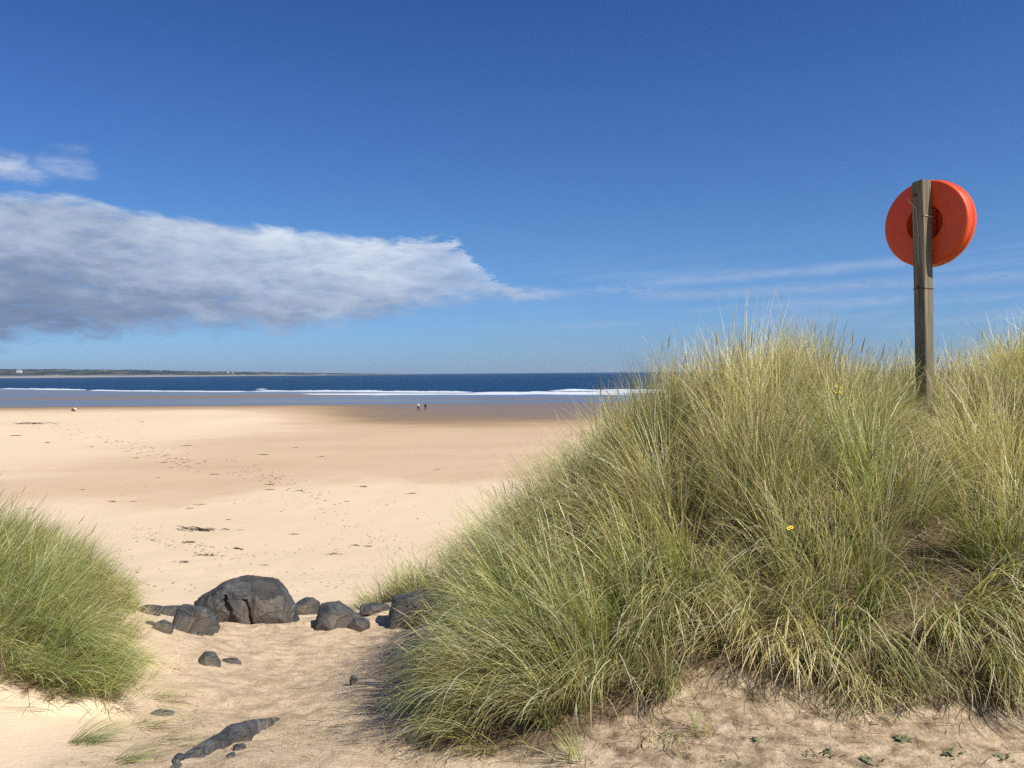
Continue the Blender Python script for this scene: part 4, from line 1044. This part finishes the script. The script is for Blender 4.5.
# thin streaks low in the sky on the right
tilt = SUB(el, MUL(az, .045))
n_c = noise(nt, vec(MUL(az, .07), MUL(tilt, .95)), 1, 6, .6, .3)
band = MUL(MUL(ss(el, .8, 3.2), ss(el, 9.0, 5.5)), ss(az, -6, 8))
cir = MUL(MUL(ss(n_c, .42, .78), band), .38)
def streak(u0, v0, u1, v1, wd, k):
    a0, e0 = azel(u0, v0); a1, e1 = azel(u1, v1); sl = (e1-e0)/(a1-a0)
    off = SUB(SUB(el, e0), MUL(SUB(az, a0), sl)); off = ADD(off, MUL(SUB(n_m, .5), .5))
    g = ss(math_(nt, 'ABSOLUTE', off), wd, 0)
    return MUL(MUL(MUL(g, ss(az, a0, a0+5)), ss(az, a1+5, a1-1)), k)
cir = math_(nt, 'MAXIMUM', cir, MUL(streak(600, 287, 900, 262, .55, .5), ADD(MUL(n_c, 1.0), .1)))
cir = math_(nt, 'MAXIMUM', cir, MUL(streak(600, 298, 1000, 278, .6, .40), ADD(MUL(n_c, 1.0), .1)))
haze_b = MUL(MUL(ss(el, 10, 1), .20), ss(el, -1, 1))
# cloud colour: bright upper parts, violet grey under-belly
rel = math_(nt, 'DIVIDE', SUB(el, bot_e), ADD(SUB(top_e, bot_e), .4))
tone = ADD(ADD(MUL(rel, .66), MUL(SUB(n_l, .5), .8)), ADD(MUL(SUB(n_s, .5), .45), ADD(MUL(SUB(n_m, .5), .7), MUL(ss(az, -34, -8), .42))))
ccol = rampn(nt, ADD(tone, -.06), [(.0, (.135, .185, .30)), (.22, (.185, .24, .355)), (.45, (.285, .35, .47)), (.72, (.39, .455, .575)), (1.05, (.54, .60, .69))])
bgc = nt.nodes.new('ShaderNodeBackground'); L(ccol, bgc.inputs[0])
bgs = nt.nodes.new('ShaderNodeBackground'); L(rampn(nt, n_s, [(.3, (.28, .33, .48)), (.6, (.42, .49, .62))]), bgs.inputs[0])
def mixs(f, a, b):
    n = nt.nodes.new('ShaderNodeMixShader'); L(f, n.inputs[0]); L(a, n.inputs[1]); L(b, n.inputs[2]); return n.outputs[0]
front = ss(sx.outputs[1], 0, .1)
s1 = mixs(MUL(cir, front), bg.outputs[0], bgs.outputs[0])
s1 = mixs(MUL(small, front), s1, bgs.outputs[0])
s1 = mixs(MUL(m_cloud, front), s1, bgc.outputs[0])
L(s1, out.inputs[0])

# ------------------------------------------------------------------ camera
cd = bpy.data.cameras.new('camera'); cd.sensor_width = 36; cd.lens = 36*F/1024; cd.clip_start = .05; cd.clip_end = 60000
cam = bpy.data.objects.new('camera', cd); COL.objects.link(cam)
pitch = math.atan((384-HOR)/F)
fwd = Vector((0, math.cos(pitch), -math.sin(pitch))); rgt = Vector((1, 0, 0)); up = rgt.cross(fwd)
ra = math.atan(ROLL)      # horizon drops to the left: the camera is turned clockwise
rgt2 = rgt*math.cos(ra)-up*math.sin(ra); up2 = up*math.cos(ra)+rgt*math.sin(ra)
mw = Matrix((rgt2, up2, -fwd)).transposed().to_4x4(); mw.translation = (0, 0, CZ); cam.matrix_world = mw
sc.camera = cam
sc.view_settings.view_transform = 'Standard'; sc.view_settings.look = 'None'; sc.view_settings.exposure = .38; sc.view_settings.gamma = 1
sc.cycles.max_bounces = 6; sc.cycles.diffuse_bounces = 2; sc.cycles.glossy_bounces = 2; sc.cycles.transmission_bounces = 2
sc.cycles.volume_bounces = 0; sc.cycles.transparent_max_bounces = 4
sc.cycles.use_denoising = False
